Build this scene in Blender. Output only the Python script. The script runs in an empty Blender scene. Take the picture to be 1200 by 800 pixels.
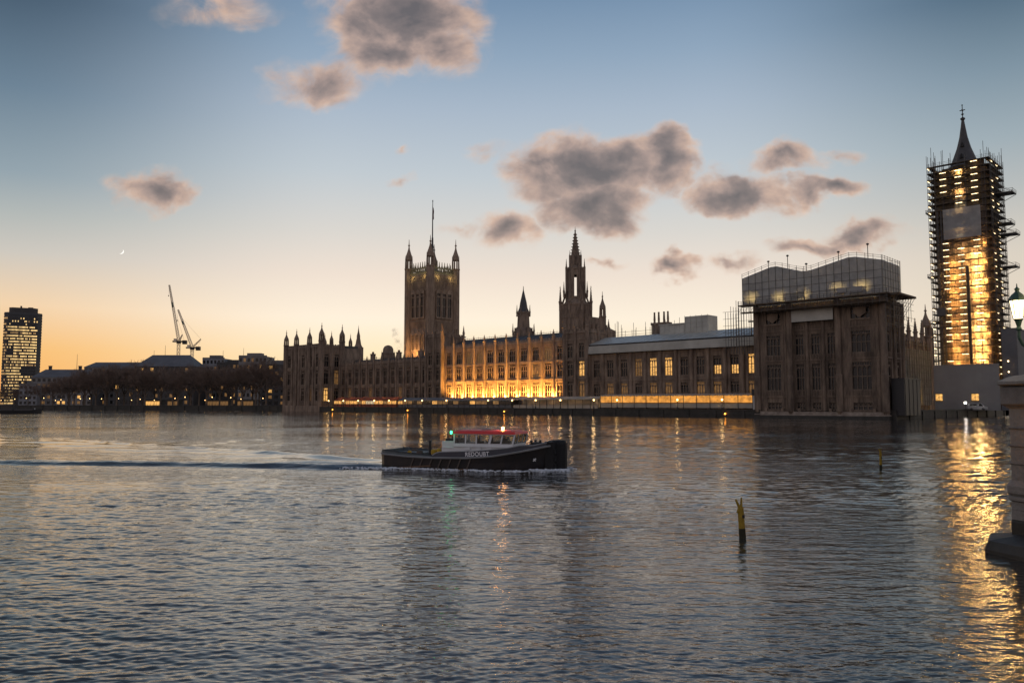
import bpy, math, random
import numpy as np
from mathutils import Matrix, Vector
R = math.radians
random.seed(7)
C = bpy.context.scene.collection
SC = bpy.context.scene

# ------------------------------------------------------------------ camera
HC = 4.2                       # eye height above the river
PITCH = math.atan(71.5 / 933.0)
cam_d = bpy.data.cameras.new('camera'); cam = bpy.data.objects.new('camera', cam_d); C.objects.link(cam)
cam_d.sensor_width = 36.0; cam_d.lens = 28.0; cam_d.clip_start = 0.1; cam_d.clip_end = 9000
cam.location = (0, 0, HC); cam.rotation_euler = (R(90) + PITCH, 0, 0)
SC.camera = cam
SC.view_settings.view_transform = 'Standard'; SC.view_settings.look = 'None'
SC.view_settings.exposure = 0.0; SC.view_settings.gamma = 1.0
SC.cycles.use_denoising = True
SC.cycles.max_bounces = 6; SC.cycles.sample_clamp_indirect = 4.0
SC.cycles.caustics_reflective = False; SC.cycles.caustics_refractive = False

def lin(r, g, b):
    f = lambda c: (c / 255 / 12.92) if c <= 10 else ((c / 255 + 0.055) / 1.055) ** 2.4
    return (f(r), f(g), f(b), 1.0)

def tan_dir(px, py):           # sky direction (x/y, z/y) of a point seen in the photograph
    a = (px - 600) / 933.0; b = (400 - py) / 933.0
    y = math.cos(PITCH) - b * math.sin(PITCH); z = b * math.cos(PITCH) + math.sin(PITCH)
    return a / y, z / y

# ------------------------------------------------------------------ world: dusk sky with broken cloud
SUN_AZ, SUN_EL = R(-9.0), R(1.0)
w = bpy.data.worlds.new('World'); SC.world = w; w.use_nodes = True
nt = w.node_tree; nt.nodes.clear()
def N(t, **k):
    n = nt.nodes.new(t)
    for a, b in k.items(): setattr(n, a, b)
    return n
def L(a, b): nt.links.new(a, b)
def M(op, a, b=None, c=None, clamp=False):
    n = N('ShaderNodeMath', operation=op, use_clamp=clamp)
    for i, q in enumerate((a, b, c)):
        if q is None: continue
        if isinstance(q, (int, float)): n.inputs[i].default_value = q
        else: L(q, n.inputs[i])
    return n.outputs[0]
def mixc(fac, a, b):
    n = N('ShaderNodeMix', data_type='RGBA')
    if isinstance(fac, (int, float)): n.inputs[0].default_value = fac
    else: L(fac, n.inputs[0])
    L(a, n.inputs[6]) if not isinstance(a, tuple) else setattr(n.inputs[6], 'default_value', a)
    L(b, n.inputs[7]) if not isinstance(b, tuple) else setattr(n.inputs[7], 'default_value', b)
    return n.outputs[2]
def smooth(x, a, b):
    n = N('ShaderNodeMapRange', interpolation_type='SMOOTHSTEP')
    L(x, n.inputs[0]); n.inputs[1].default_value = a; n.inputs[2].default_value = b
    return n.outputs[0]
def ramp(fac, stops):
    n = N('ShaderNodeValToRGB'); cr = n.color_ramp; cr.interpolation = 'EASE'
    cr.interpolation = 'LINEAR'
    while len(cr.elements) < len(stops): cr.elements.new(0.5)
    for e, (p, c) in zip(cr.elements, stops): e.position = p; e.color = c
    L(fac, n.inputs[0]); return n.outputs[0]
tc = N('ShaderNodeTexCoord'); sep = N('ShaderNodeSeparateXYZ'); L(tc.outputs['Generated'], sep.inputs[0])
dx, dy, dz = sep.outputs
el = M('ARCTAN2', dz, M('SQRT', M('ADD', M('MULTIPLY', dx, dx), M('MULTIPLY', dy, dy))))
eln = M('DIVIDE', el, R(90), clamp=True)
az = M('ARCTAN2', dx, dy)
D = 1 / 90.0
mid = ramp(eln, [(0, lin(255, 214, 150)), (3.3*D, lin(254, 232, 190)), (5.8*D, lin(254, 241, 220)), (9*D, lin(238, 224, 210)),
                 (12*D, lin(217, 214, 208)), (16*D, lin(192, 202, 209)), (20.5*D, lin(168, 184, 201)), (24*D, lin(143, 166, 189)),
                 (28*D, lin(114, 142, 171)), (40*D, lin(84, 108, 140)), (90*D, lin(74, 92, 122))])
lef = ramp(eln, [(0, lin(248, 176, 92)), (3.3*D, lin(248, 192, 118)), (6*D, lin(243, 211, 172)), (9.2*D, lin(204, 199, 190)),
                 (11.5*D, lin(178, 184, 182)), (14*D, lin(146, 163, 173)), (19*D, lin(106, 129, 148)), (24.5*D, lin(66, 88, 108)),
                 (40*D, lin(62, 82, 108)), (90*D, lin(74, 92, 122))])
rig = ramp(eln, [(0, lin(244, 214, 170)), (4*D, lin(238, 220, 196)), (9.3*D, lin(217, 208, 194)), (13*D, lin(184, 188, 187)),
                 (16*D, lin(158, 173, 181)), (20*D, lin(126, 147, 162)), (24.5*D, lin(80, 106, 127)), (40*D, lin(66, 88, 114)), (90*D, lin(74, 92, 122))])
bak = ramp(eln, [(0, lin(184, 166, 160)), (8*D, lin(196, 178, 172)), (20*D, lin(176, 170, 178)), (45*D, lin(118, 130, 152)), (90*D, lin(74, 92, 122))])
c1 = mixc(smooth(az, R(-12), R(-34)), mid, lef)
c2 = mixc(smooth(az, R(13), R(34)), c1, rig)
c3 = mixc(smooth(M('ABSOLUTE', az), R(50), R(120)), c2, bak)
# clouds laid out on the sky by direction
yy = M('MAXIMUM', dy, 0.05)
X = M('DIVIDE', dx, yy); Z = M('DIVIDE', dz, yy)
cv = N('ShaderNodeCombineXYZ'); L(X, cv.inputs[0]); L(M('MULTIPLY', Z, 1.25), cv.inputs[1]); cv.inputs[2].default_value = 3.7
def noise(scale, det, rough=0.55, dist=0.0):
    n = N('ShaderNodeTexNoise'); n.inputs['Scale'].default_value = scale; n.inputs['Detail'].default_value = det
    n.inputs['Roughness'].default_value = rough; n.inputs['Distortion'].default_value = dist
    L(cv.outputs[0], n.inputs['Vector']); return n
nw = noise(11.0, 4.0); sepw = N('ShaderNodeSeparateColor'); L(nw.outputs['Color'], sepw.inputs[0])
WX = M('ADD', X, M('MULTIPLY', M('SUBTRACT', sepw.outputs[0], 0.5), 0.12))
WZ = M('ADD', Z, M('MULTIPLY', M('SUBTRACT', sepw.outputs[1], 0.5), 0.085))
clouds = [(470, 16, 125, 60, 1.2), (440, 60, 76, 50, 1.1), (370, 102, 64, 42, .72), (258, 12, 84, 30, .44), (184, 226, 66, 36, 1.1), (505, 58, 76, 46, .9),
          (700, 200, 126, 56, 1.4), (698, 238, 84, 48, 1.25), (768, 190, 60, 54, 1.3), (640, 194, 60, 42, 1.0), (590, 271, 68, 32, 1.05),
          (868, 226, 80, 36, 1.1), (968, 224, 72, 20, 1.0), (926, 188, 52, 24, .75), (985, 182, 26, 12, .35),
          (799, 312, 44, 15, 1.05), (1010, 275, 68, 21, .95), (950, 288, 56, 18, .85), (862, 305, 42, 12, .5),
          (566, 177, 36, 15, .42), (706, 311, 22, 8, .4), (474, 214, 18, 11, .35), (474, 171, 14, 9, .28), (530, 270, 30, 10, .3)]
dens = None; 
for (cx, cy, rx, ry, am) in clouds:
    tx, tz = tan_dir(cx, cy)
    a = M('MULTIPLY', M('SUBTRACT', WX, tx), 933.0 / rx); b = M('MULTIPLY', M('SUBTRACT', WZ, tz), 933.0 / ry)
    r2 = M('SQRT', M('ADD', M('MULTIPLY', a, a), M('MULTIPLY', b, b)))
    m = M('MULTIPLY', M('SUBTRACT', 1.0, r2, clamp=True), am)
    dens = m if dens is None else M('MAXIMUM', dens, m)
nf = noise(15.0, 10.0, 0.60, 0.6)
dd = M('ADD', dens, M('MULTIPLY', M('SUBTRACT', nf.outputs[0], 0.5), M('MULTIPLY', smooth(dens, 0.0, 0.30), 1.25)))
alpha = smooth(dd, -0.03, 0.52)
nf2 = noise(34.0, 6.0, 0.55)
sh_ = N('ShaderNodeVectorMath', operation='ADD'); L(cv.outputs[0], sh_.inputs[0]); sh_.inputs[1].default_value = (-0.006, -0.016, 0.0)
nfs = N('ShaderNodeTexNoise'); nfs.inputs['Scale'].default_value = 15.0; nfs.inputs['Detail'].default_value = 5.0; nfs.inputs['Roughness'].default_value = 0.55; nfs.inputs['Distortion'].default_value = 0.6; L(sh_.outputs[0], nfs.inputs['Vector'])
relief = M('SUBTRACT', nfs.outputs[0], nf.outputs[0])        # positive where the low sun can reach the underside
core = M('ADD', M('MULTIPLY', dd, 0.80), M('ADD', M('MULTIPLY', M('SUBTRACT', nf2.outputs[0], 0.5), 0.55), M('MULTIPLY', relief, 0.9)))
ccol = ramp(core, [(0.0, lin(228, 200, 180)), (0.24, lin(206, 176, 158)), (0.46, lin(172, 150, 141)), (0.68, lin(134, 121, 118)), (0.95, lin(104, 98, 99))])
front = smooth(dy, 0.05, 0.2)
c4 = mixc(M('MULTIPLY', M('MULTIPLY', alpha, 0.93), front), c3, ccol)
sky = N('ShaderNodeTexSky', sky_type='NISHITA'); sky.sun_disc = False; sky.sun_elevation = SUN_EL; sky.sun_rotation = SUN_AZ
sky.dust_density = 2.0; sky.air_density = 1.0; sky.ozone_density = 2.0
c5n = N('ShaderNodeMix', data_type='RGBA', blend_type='ADD'); c5n.inputs[0].default_value = 0.004
L(c4, c5n.inputs[6]); L(sky.outputs[0], c5n.inputs[7])
below = smooth(dz, -0.02, 0.0)
c6 = mixc(below, (0.02, 0.022, 0.026, 1), c5n.outputs[2])
bg = N('ShaderNodeBackground'); L(c6, bg.inputs[0]); bg.inputs[1].default_value = 1.0
ow = N('ShaderNodeOutputWorld'); L(bg.outputs[0], ow.inputs[0])

sun_d = bpy.data.lights.new('sun', 'SUN'); sun = bpy.data.objects.new('sun', sun_d); C.objects.link(sun)
sun_d.energy = 0.35; sun_d.angle = R(0.6); sun_d.color = (1.0, 0.62, 0.32)
sdir = Vector((math.sin(SUN_AZ) * math.cos(SUN_EL), math.cos(SUN_AZ) * math.cos(SUN_EL), math.sin(SUN_EL)))
sun.rotation_euler = (-sdir).to_track_quat('-Z', 'Y').to_euler()

# ------------------------------------------------------------------ materials
MATS = {}
def mat(name, col, rough=0.8, var=0.35, scale=0.6, bump=0.0, bscale=6.0, metal=0.0, col2=None, streak=0.0, emit=None, estr=0.0, transl=0.0):
    if name in MATS: return MATS[name]
    m = bpy.data.materials.new(name); m.use_nodes = True; t = m.node_tree; b = t.nodes['Principled BSDF']
    o = t.nodes['Material Output']
    c0 = tuple(col) + (1,); c2 = tuple(col2) + (1,) if col2 else tuple(c * (1 - var) for c in col) + (1,)
    co = t.nodes.new('ShaderNodeTexCoord'); n = t.nodes.new('ShaderNodeTexNoise')
    n.inputs['Scale'].default_value = scale; n.inputs['Detail'].default_value = 6; n.inputs['Roughness'].default_value = 0.65
    src = co.outputs['Object']
    if streak:
        mp = t.nodes.new('ShaderNodeMapping'); mp.inputs['Scale'].default_value = (1, 1, streak); t.links.new(src, mp.inputs[0]); src = mp.outputs[0]
    t.links.new(src, n.inputs['Vector'])
    r = t.nodes.new('ShaderNodeValToRGB'); r.color_ramp.elements[0].position = 0.35; r.color_ramp.elements[1].position = 0.68
    r.color_ramp.elements[0].color = c2; r.color_ramp.elements[1].color = c0
    t.links.new(n.outputs[0], r.inputs[0]); t.links.new(r.outputs[0], b.inputs['Base Color'])
    b.inputs['Roughness'].default_value = rough; b.inputs['Metallic'].default_value = metal
    if bump:
        n2 = t.nodes.new('ShaderNodeTexNoise'); n2.inputs['Scale'].default_value = bscale; n2.inputs['Detail'].default_value = 4
        t.links.new(co.outputs['Object'], n2.inputs['Vector'])
        bp = t.nodes.new('ShaderNodeBump'); bp.inputs['Strength'].default_value = bump; bp.inputs['Distance'].default_value = 0.1
        t.links.new(n2.outputs[0], bp.inputs['Height']); t.links.new(bp.outputs[0], b.inputs['Normal'])
    if emit:
        b.inputs['Emission Color'].default_value = tuple(emit) + (1,); b.inputs['Emission Strength'].default_value = estr
    if transl:
        tr = t.nodes.new('ShaderNodeBsdfTranslucent'); t.links.new(r.outputs[0], tr.inputs[0])
        mx = t.nodes.new('ShaderNodeMixShader'); mx.inputs[0].default_value = transl
        t.links.new(b.outputs[0], mx.inputs[1]); t.links.new(tr.outputs[0], mx.inputs[2]); t.links.new(mx.outputs[0], o.inputs[0])
    MATS[name] = m; return m
def lit(name, emit, estr, scale=1.5, lo=0.35):
    """lit glazing / lamp glass: emission that varies a little from place to place like a room behind it"""
    if name in MATS: return MATS[name]
    m = mat(name, (0.08, 0.06, 0.04), 0.3, emit=emit, estr=estr); t = m.node_tree; b = t.nodes['Principled BSDF']
    co = t.nodes.new('ShaderNodeTexCoord'); n = t.nodes.new('ShaderNodeTexNoise'); n.inputs['Scale'].default_value = scale; n.inputs['Detail'].default_value = 3
    t.links.new(co.outputs['Object'], n.inputs['Vector'])
    mr = t.nodes.new('ShaderNodeMapRange'); mr.inputs[1].default_value = 0.35; mr.inputs[2].default_value = 0.65; mr.inputs[3].default_value = estr * lo; mr.inputs[4].default_value = estr
    t.links.new(n.outputs[0], mr.inputs[0]); t.links.new(mr.outputs[0], b.inputs['Emission Strength'])
    return m
STONE = mat('limestone', (0.48, 0.355, 0.25), 0.9, 0.5, 0.45, 0.5, 3.0, col2=(0.24, 0.17, 0.12), streak=0.35)
STONE_K = mat('shaded_sooty_limestone', (0.30, 0.225, 0.165), 0.9, 0.5, 0.5, 0.5, 3.0, col2=(0.10, 0.075, 0.056), streak=0.3)  # near pavilion only: sootier stone, with the scaffold's shade put into its colour
STONE_D = mat('sooty_limestone', (0.40, 0.30, 0.22), 0.9, 0.5, 0.45, 0.5, 3.0, col2=(0.13, 0.095, 0.07), streak=0.3)
LEAD = mat('iron_roof', (0.10, 0.095, 0.09), 0.6, 0.4, 0.5, 0.2, 4.0)
GLASS = mat('dark_glazing', (0.012, 0.012, 0.014), 0.25, 0.3)
WLIT = lit('lit_glazing', (1.0, 0.52, 0.14), 1.3)
WDIM = lit('dim_glazing', (1.0, 0.50, 0.16), 0.22)
GRANITE = mat('granite', (0.22, 0.205, 0.19), 0.75, 0.4, 2.0, 0.4, 12.0)
WETSTONE = mat('wet_river_wall', (0.05, 0.046, 0.04), 0.6, 0.6, 0.4, 0.6, 1.5, col2=(0.018, 0.02, 0.016))
SHEET = mat('scaffold_sheeting', (0.82, 0.82, 0.79), 0.6, 0.25, 0.5, 0.5, 0.8, transl=0.62)
SHEETR = mat('roof_sheeting', (0.56, 0.56, 0.50), 0.4, 0.3, 0.2, 0.2, 1.0, streak=1)
NET = mat('debris_netting', (0.42, 0.40, 0.33), 0.8, 0.4, 0.5, transl=0.5)
SHEET2 = mat('grey_sheeting', (0.76, 0.75, 0.70), 0.6, 0.3, 0.7, 0.5, 0.9, transl=0.5)
NETB = mat('brown_netting', (0.40, 0.31, 0.20), 0.8, 0.55, 0.6, transl=0.55, streak=0.5)
STEEL = mat('scaffold_tube', (0.13, 0.12, 0.11), 0.5, 0.3, 2.0, metal=0.4)
BOARD = mat('scaffold_board', (0.16, 0.12, 0.08), 0.9, 0.5, 1.0)
HOARD = mat('painted_hoarding', (0.34, 0.33, 0.31), 0.6, 0.15, 0.2)
DARKM = mat('dark_paint', (0.03, 0.03, 0.032), 0.5, 0.3, 2.0)
BARK = mat('bark', (0.20, 0.155, 0.12), 0.95, 0.4, 2.0)
TWIG = mat('bare_twigs', (0.26, 0.185, 0.14), 0.95, 0.4, 0.2)
CONC = mat('concrete', (0.26, 0.25, 0.24), 0.85, 0.3, 0.1)
CONC_D = mat('dark_cladding', (0.075, 0.072, 0.07), 0.6, 0.3, 0.1)
SLATE = mat('slate', (0.16, 0.16, 0.165), 0.7, 0.3, 0.15)
GREENP = mat('green_cast_iron', (0.05, 0.11, 0.075), 0.5, 0.4, 6.0)
LAMPG = lit('lamp_glass', (1.0, 0.72, 0.36), 9.0, 6.0, 0.8)
GLOBE = lit('globe_glass', (1.0, 0.60, 0.22), 6.5, 6.0, 0.9)
TUBE = lit('work_light_tube', (1.0, 0.74, 0.40), 5.0, 3.0, 0.8)
AMBER = lit('amber_lens', (1.0, 0.36, 0.04), 8.0, 6.0, 0.9)

# ------------------------------------------------------------------ mesh building
class MB:
    def __init__(s): s.v = []; s.f = []; s.m = []; s.T = (0, 0, 1, 0)
    def at(s, ox=0, oy=0, rot=0): s.T = (ox, oy, math.cos(rot), math.sin(rot)); return s
    def P(s, p):
        ox, oy, c, n = s.T
        s.v.append((ox + p[0] * c - p[1] * n, oy + p[0] * n + p[1] * c, p[2])); return len(s.v) - 1
    def face(s, ids, m=0): s.f.append(tuple(ids)); s.m.append(m)
    def poly(s, pts, m=0): s.face([s.P(p) for p in pts], m)
    def box(s, x0, x1, y0, y1, z0, z1, m=0):
        i = [s.P(p) for p in ((x0,y0,z0),(x1,y0,z0),(x1,y1,z0),(x0,y1,z0),(x0,y0,z1),(x1,y0,z1),(x1,y1,z1),(x0,y1,z1))]
        for q in ((3,2,1,0),(4,5,6,7),(0,1,5,4),(1,2,6,5),(2,3,7,6),(3,0,4,7)): s.face([i[k] for k in q], m)
    def prism(s, cx, cy, prof, n=8, rot=None, m=0, cap=True):
        """prof: [(radius, z), ...] stacked rings"""
        rot = math.pi / n if rot is None else rot; rings = []
        for r, z in prof:
            if r < 1e-4: rings.append([s.P((cx, cy, z))])
            else: rings.append([s.P((cx + r*math.cos(rot + 2*math.pi*k/n), cy + r*math.sin(rot + 2*math.pi*k/n), z)) for k in range(n)])
        for a, b in zip(rings, rings[1:]):
            for k in range(n):
                j = (k + 1) % n
                if len(b) == 1 and len(a) == 1: continue
                if len(b) == 1: s.face((a[k], a[j], b[0]), m)
                elif len(a) == 1: s.face((a[0], b[j], b[k]), m)
                else: s.face((a[k], a[j], b[j], b[k]), m)
        if cap:
            if len(rings[0]) > 1: s.face(rings[0][::-1], m)
            if len(rings[-1]) > 1: s.face(rings[-1], m)
    def tube(s, p, q, r, r2=None, n=5, m=0):
        p = Vector(p); q = Vector(q); d = (q - p)
        if d.length < 1e-6: return
        d.normalize(); a = d.orthogonal().normalized(); b = d.cross(a); r2 = r if r2 is None else r2
        A = [s.P(p + (a*math.cos(2*math.pi*k/n) + b*math.sin(2*math.pi*k/n)) * r) for k in range(n)]
        B = [s.P(q + (a*math.cos(2*math.pi*k/n) + b*math.sin(2*math.pi*k/n)) * r2) for k in range(n)]
        for k in range(n): s.face((A[k], A[(k+1)%n], B[(k+1)%n], B[k]), m)
        s.face(A[::-1], m); s.face(B, m)
    def extrude_xz(s, pts, y0, y1, m=0):
        n = len(pts); a = [s.P((x, y0, z)) for x, z in pts]; b = [s.P((x, y1, z)) for x, z in pts]
        s.face(a, m); s.face(b[::-1], m)
        for k in range(n): s.face((a[(k+1)%n], a[k], b[k], b[(k+1)%n]), m)
    def mesh(s, name, mats):
        me = bpy.data.meshes.new(name); me.from_pydata(s.v, [], s.f)
        for x in (mats if isinstance(mats, (list, tuple)) else [mats]): me.materials.append(x)
        me.polygons.foreach_set('material_index', s.m); me.update(); return me
    def build(s, name, mats, parent=None, loc=(0,0,0), rotz=0):
        return link(name, s.mesh(name, mats), parent, loc, rotz)
def link(name, me, parent=None, loc=(0,0,0), rotz=0, scale=None):
    o = bpy.data.objects.new(name, me); C.objects.link(o); o.location = loc; o.rotation_euler = (0, 0, rotz)
    if scale: o.scale = scale
    if parent: o.parent = parent
    return o
def thing(name, label, cat, loc=(0,0,0), rotz=0, group=None):
    o = link(name, None, None, loc, rotz); return tag(o, label, cat, group)
def tag(o, label, cat, group=None):
    o['label'] = label; o['category'] = cat
    if group: o['group'] = group
    return o
def struct(o, kind='structure'): o['kind'] = kind; return o
def copy_tree(o, loc, rotz, label=None, scale=None):
    r = o.copy(); C.objects.link(r); r.location = loc; r.rotation_euler = (0, 0, rotz)
    if scale: r.scale = scale
    if label: r['label'] = label
    for ch in list(o.children):
        c = ch.copy(); C.objects.link(c); c.parent = r
        for g in list(ch.children):
            e = g.copy(); C.objects.link(e); e.parent = c
    return r
def point(name, parent, loc, energy, col=(1.0, 0.58, 0.2), size=0.15):
    d = bpy.data.lights.new(name, 'POINT'); d.energy = energy; d.color = col; d.shadow_soft_size = size
    o = bpy.data.objects.new(name, d); C.objects.link(o); o.location = loc; o.parent = parent; return o

# palace frame: x runs along the river front towards the bridge, y runs inland
PA = (93.7, 200.0); PROT = math.atan2(-0.6942, 0.7198)
def pal(x, y, z=0.0):
    return (PA[0] + 0.7198 * x + 0.6942 * y, PA[1] - 0.6942 * x + 0.7198 * y, z)
# ------------------------------------------------------------------ river
BOAT = (-2.55, 51.35, 0.0); BYAW = R(-20.0)
def make_water():
    rng = np.random.RandomState(3)
    q = np.concatenate([np.arange(900, 345, -3.0), np.arange(345, 120, -0.55), np.arange(120, 12, -0.36), np.arange(12, 1.2, -0.25)])
    Yr = HC * 933.0 / q
    t = np.concatenate([np.linspace(-1.6, -0.9, 60)[:-1], np.linspace(-0.9, 0.9, 760), np.linspace(0.9, 1.6, 60)[1:]])
    Yg, Tg = np.meshgrid(Yr, t, indexing='ij'); Xg = Tg * Yg
    cell_y = np.abs(np.gradient(Yr))[:, None]; cell_x = (1.8 / 760) * Yr[:, None]
    z = np.zeros_like(Xg)
    # patchiness of the ruffle
    patch = np.zeros_like(Xg)
    for _ in range(9):
        kx, ky = rng.normal(0, 0.07), rng.normal(0, 0.11); patch += np.sin(kx * Xg + ky * Yg + rng.rand() * 6.28)
    patch = np.clip(1.0 + 0.19 * patch, 0.35, 1.7)
    nW = 130
    for i in range(nW):
        lam = 0.14 * (7.0 / 0.14) ** (i / (nW - 1.0)) * rng.uniform(0.9, 1.1)
        th = R(80) + rng.normal(0, R(30)); k = 2 * math.pi / lam
        ky, kx = math.sin(th) * k, math.cos(th) * k
        slope = 0.0260 if lam < 0.4 else (0.0175 if lam < 1.5 else 0.0125)
        a = slope / k * (1.0 if lam < 0.3 else np.clip(Yg / (42.0 * lam), 0.16, 1.0))
        att = np.clip((lam / np.maximum(abs(math.sin(th)) * cell_y, abs(math.cos(th)) * cell_x) - 2.2) / 2.0, 0, 1)
        ph = kx * Xg + ky * Yg + rng.rand() * 6.28
        ph = ph + 0.8 * np.sin(0.11 * Xg + 0.17 * Yg + i)
        z += a * att * np.sin(ph)
    z *= patch
    # wake of the boat
    ca, sa = math.cos(BYAW), math.sin(BYAW)
    lx = (Xg - BOAT[0]) * ca + (Yg - BOAT[1]) * sa; ly = -(Xg - BOAT[0]) * sa + (Yg - BOAT[1]) * ca
    aft = -(lx + 5.2)
    on = 1 / (1 + np.exp(-np.clip(aft * 1.5, -30, 30)))
    wob = 0.85 + 0.15 * np.sin(lx * 0.9 + 1.3 * np.sin(lx * 0.31)) * np.sin(lx * 0.43 + 0.7)
    def ridge(off, wd, amp): return amp * wob * on * np.exp(-((ly - off) / wd) ** 2) * np.exp(-np.clip(aft, 0, None) / 130.0)
    near = -1.4 - 0.17 * np.clip(aft, 0, None) + 0.35 * np.sin(lx * 0.25) + 0.15 * np.sin(lx * 0.9); far = 1.6 + 0.34 * np.clip(aft, 0, None) + 0.5 * np.sin(lx * 0.2) + 0.25 * np.sin(lx * 0.7)
    for s, b in ((1, near), (1, far)):
        z += ridge(b, 0.7, 0.24) - ridge(b - 1.2, 0.7, 0.13) - ridge(b + 1.2, 0.7, 0.11) + ridge(b + 2.5, 0.9, 0.05) + ridge(b - 2.6, 0.9, 0.05)
    z += 0.50 * on * np.exp(-((ly - 0.8 * far) / 3.0) ** 2) * np.exp(-np.clip(aft, 0, None) / 160.0)
    # smoother water between the arms
    calm = on * np.exp(-((ly - 0.72 * far) / (2.0 + 0.07 * np.clip(aft, 0, None))) ** 2) * np.exp(-np.clip(aft, 0, None) / 140.0)
    z *= (1 - 0.75 * calm)
    RUF = (1 - 0.8 * calm).astype(np.float32)
    # bow wave along the hull
    hullz = np.exp(-((np.abs(ly) - 2.0) / 0.35) ** 2) * (np.abs(lx) < 5.9) * np.clip((lx + 5.9) / 5.0, 0.3, 1)
    z += 0.10 * hullz * (0.6 + 0.4 * np.sin(lx * 3.1))
    bow = np.exp(-(((lx - 5.9) / 0.8) ** 2 + (ly / 1.6) ** 2)); z += 0.16 * bow
    z += 0.05 * calm * np.sin(ly * 1.9 + 0.6 * np.sin(lx * 0.5))
    nr, nc = Xg.shape
    co = np.stack([Xg, Yg, z], -1).reshape(-1, 3)
    idx = np.arange(nr * nc).reshape(nr, nc)
    fc = np.stack([idx[:-1, :-1], idx[:-1, 1:], idx[1:, 1:], idx[1:, :-1]], -1).reshape(-1, 4)
    me = bpy.data.meshes.new('river'); me.vertices.add(len(co)); me.vertices.foreach_set('co', co.ravel())
    me.loops.add(fc.size); me.loops.foreach_set('vertex_index', fc.ravel().astype(np.int32))
    me.polygons.add(len(fc)); me.polygons.foreach_set('loop_start', np.arange(0, fc.size, 4, dtype=np.int32))
    me.polygons.foreach_set('use_smooth', np.ones(len(fc), dtype=bool)); me.update(calc_edges=True)
    at_ = me.attributes.new('ruffle', 'FLOAT', 'POINT'); at_.data.foreach_set('value', RUF.ravel())
    m = bpy.data.materials.new('river_water'); m.use_nodes = True; t_ = m.node_tree; b = t_.nodes['Principled BSDF']
    b.inputs['Base Color'].default_value = (0.050, 0.044, 0.034, 1); b.inputs['Roughness'].default_value = 0.05; b.inputs['IOR'].default_value = 1.8
    g = t_.nodes.new('ShaderNodeNewGeometry'); mp = t_.nodes.new('ShaderNodeMapping'); mp.inputs['Scale'].default_value = (0.5, 1.25, 1)
    t_.links.new(g.outputs['Position'], mp.inputs[0])
    n1 = t_.nodes.new('ShaderNodeTexNoise'); n1.inputs['Scale'].default_value = 5.0; n1.inputs['Detail'].default_value = 4
    n2 = t_.nodes.new('ShaderNodeTexNoise'); n2.inputs['Scale'].default_value = 1.3; n2.inputs['Detail'].default_value = 4
    for n in (n1, n2): t_.links.new(mp.outputs[0], n.inputs['Vector'])
    b1 = t_.nodes.new('ShaderNodeBump'); b1.inputs['Strength'].default_value = 0.30; b1.inputs['Distance'].default_value = 0.04
    b2 = t_.nodes.new('ShaderNodeBump'); b2.inputs['Strength'].default_value = 0.35; b2.inputs['Distance'].default_value = 0.10
    n3 = t_.nodes.new('ShaderNodeTexNoise'); n3.inputs['Scale'].default_value = 1.0; n3.inputs['Detail'].default_value = 3
    mp3 = t_.nodes.new('ShaderNodeMapping'); mp3.inputs['Scale'].default_value = (0.02, 0.055, 1); t_.links.new(g.outputs['Position'], mp3.inputs[0]); t_.links.new(mp3.outputs[0], n3.inputs['Vector'])
    an = t_.nodes.new('ShaderNodeAttribute'); an.attribute_name = 'ruffle'
    for bb, lo, hi in ((b1, 0.15, 0.6), (b2, 0.35, 1.1)):
        mr = t_.nodes.new('ShaderNodeMapRange'); mr.inputs[1].default_value = 0.36; mr.inputs[2].default_value = 0.62; mr.inputs[3].default_value = lo; mr.inputs[4].default_value = hi
        t_.links.new(n3.outputs[0], mr.inputs[0]); mm = t_.nodes.new('ShaderNodeMath'); mm.operation = 'MULTIPLY'; t_.links.new(mr.outputs[0], mm.inputs[0]); t_.links.new(an.outputs['Fac'], mm.inputs[1]); t_.links.new(mm.outputs[0], bb.inputs['Strength'])
    t_.links.new(n1.outputs[0], b1.inputs['Height']); t_.links.new(n2.outputs[0], b2.inputs['Height'])
    t_.links.new(b2.outputs[0], b1.inputs['Normal']); t_.links.new(b1.outputs[0], b.inputs['Normal'])
    me.materials.append(m)
    return struct(link('river', me))
make_water()
# river bed, so the water has a floor
mb = MB(); mb.box(-2500, 2500, -50, 3200, -3.2, -3.0); struct(mb.build('river_bed', mat('river_mud', (0.05, 0.045, 0.035), 0.95)))

# ------------------------------------------------------------------ far bank: ground sheet and river walls
SH = [(-3000, 560), (-520, 505), (-287, 464.5), (-125, 411), pal(-288, 0)[:2], pal(-288, -0.4)[:2], pal(0.4, -0.4)[:2], (161, 262), (420, 610), (3000, 3000)]
GZ = 2.0
mb = MB()
mb.poly([(x, y, GZ) for x, y in SH] + [(3000, 6500, GZ), (-3000, 6500, GZ)])
struct(mb.build('ground', mat('dark_ground', (0.05, 0.05, 0.045), 0.95, 0.4, 0.1)))
def river_wall(name, label, pts, ztop, th=1.0, cap=0.35, group=None):
    mb = MB()
    for (xa, ya), (xb, yb) in zip(pts, pts[1:]):
        d = math.hypot(xb - xa, yb - ya); a = math.atan2(yb - ya, xb - xa); mb.at(xa, ya, a)
        mb.box(0, d, -0.25, th, -2.5, ztop - cap); mb.box(-0.1, d + 0.1, -0.45, th + 0.1, ztop - cap, ztop)
        mb.box(0, d, -0.40, -0.25, 0.7, 0.95)
        k = 0
        while k * 9.0 < d: mb.box(k * 9.0, k * 9.0 + 1.0, -0.5, -0.25, -2.5, ztop - cap - 0.02); k += 1
    o = mb.build(name, [WETSTONE]); return tag(o, label, 'wall', group)
W_SH = [(-900, 522), (-520, 505), (-287, 464.5), (-125, 411), pal(-289.5, -0.2)[:2]]
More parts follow.
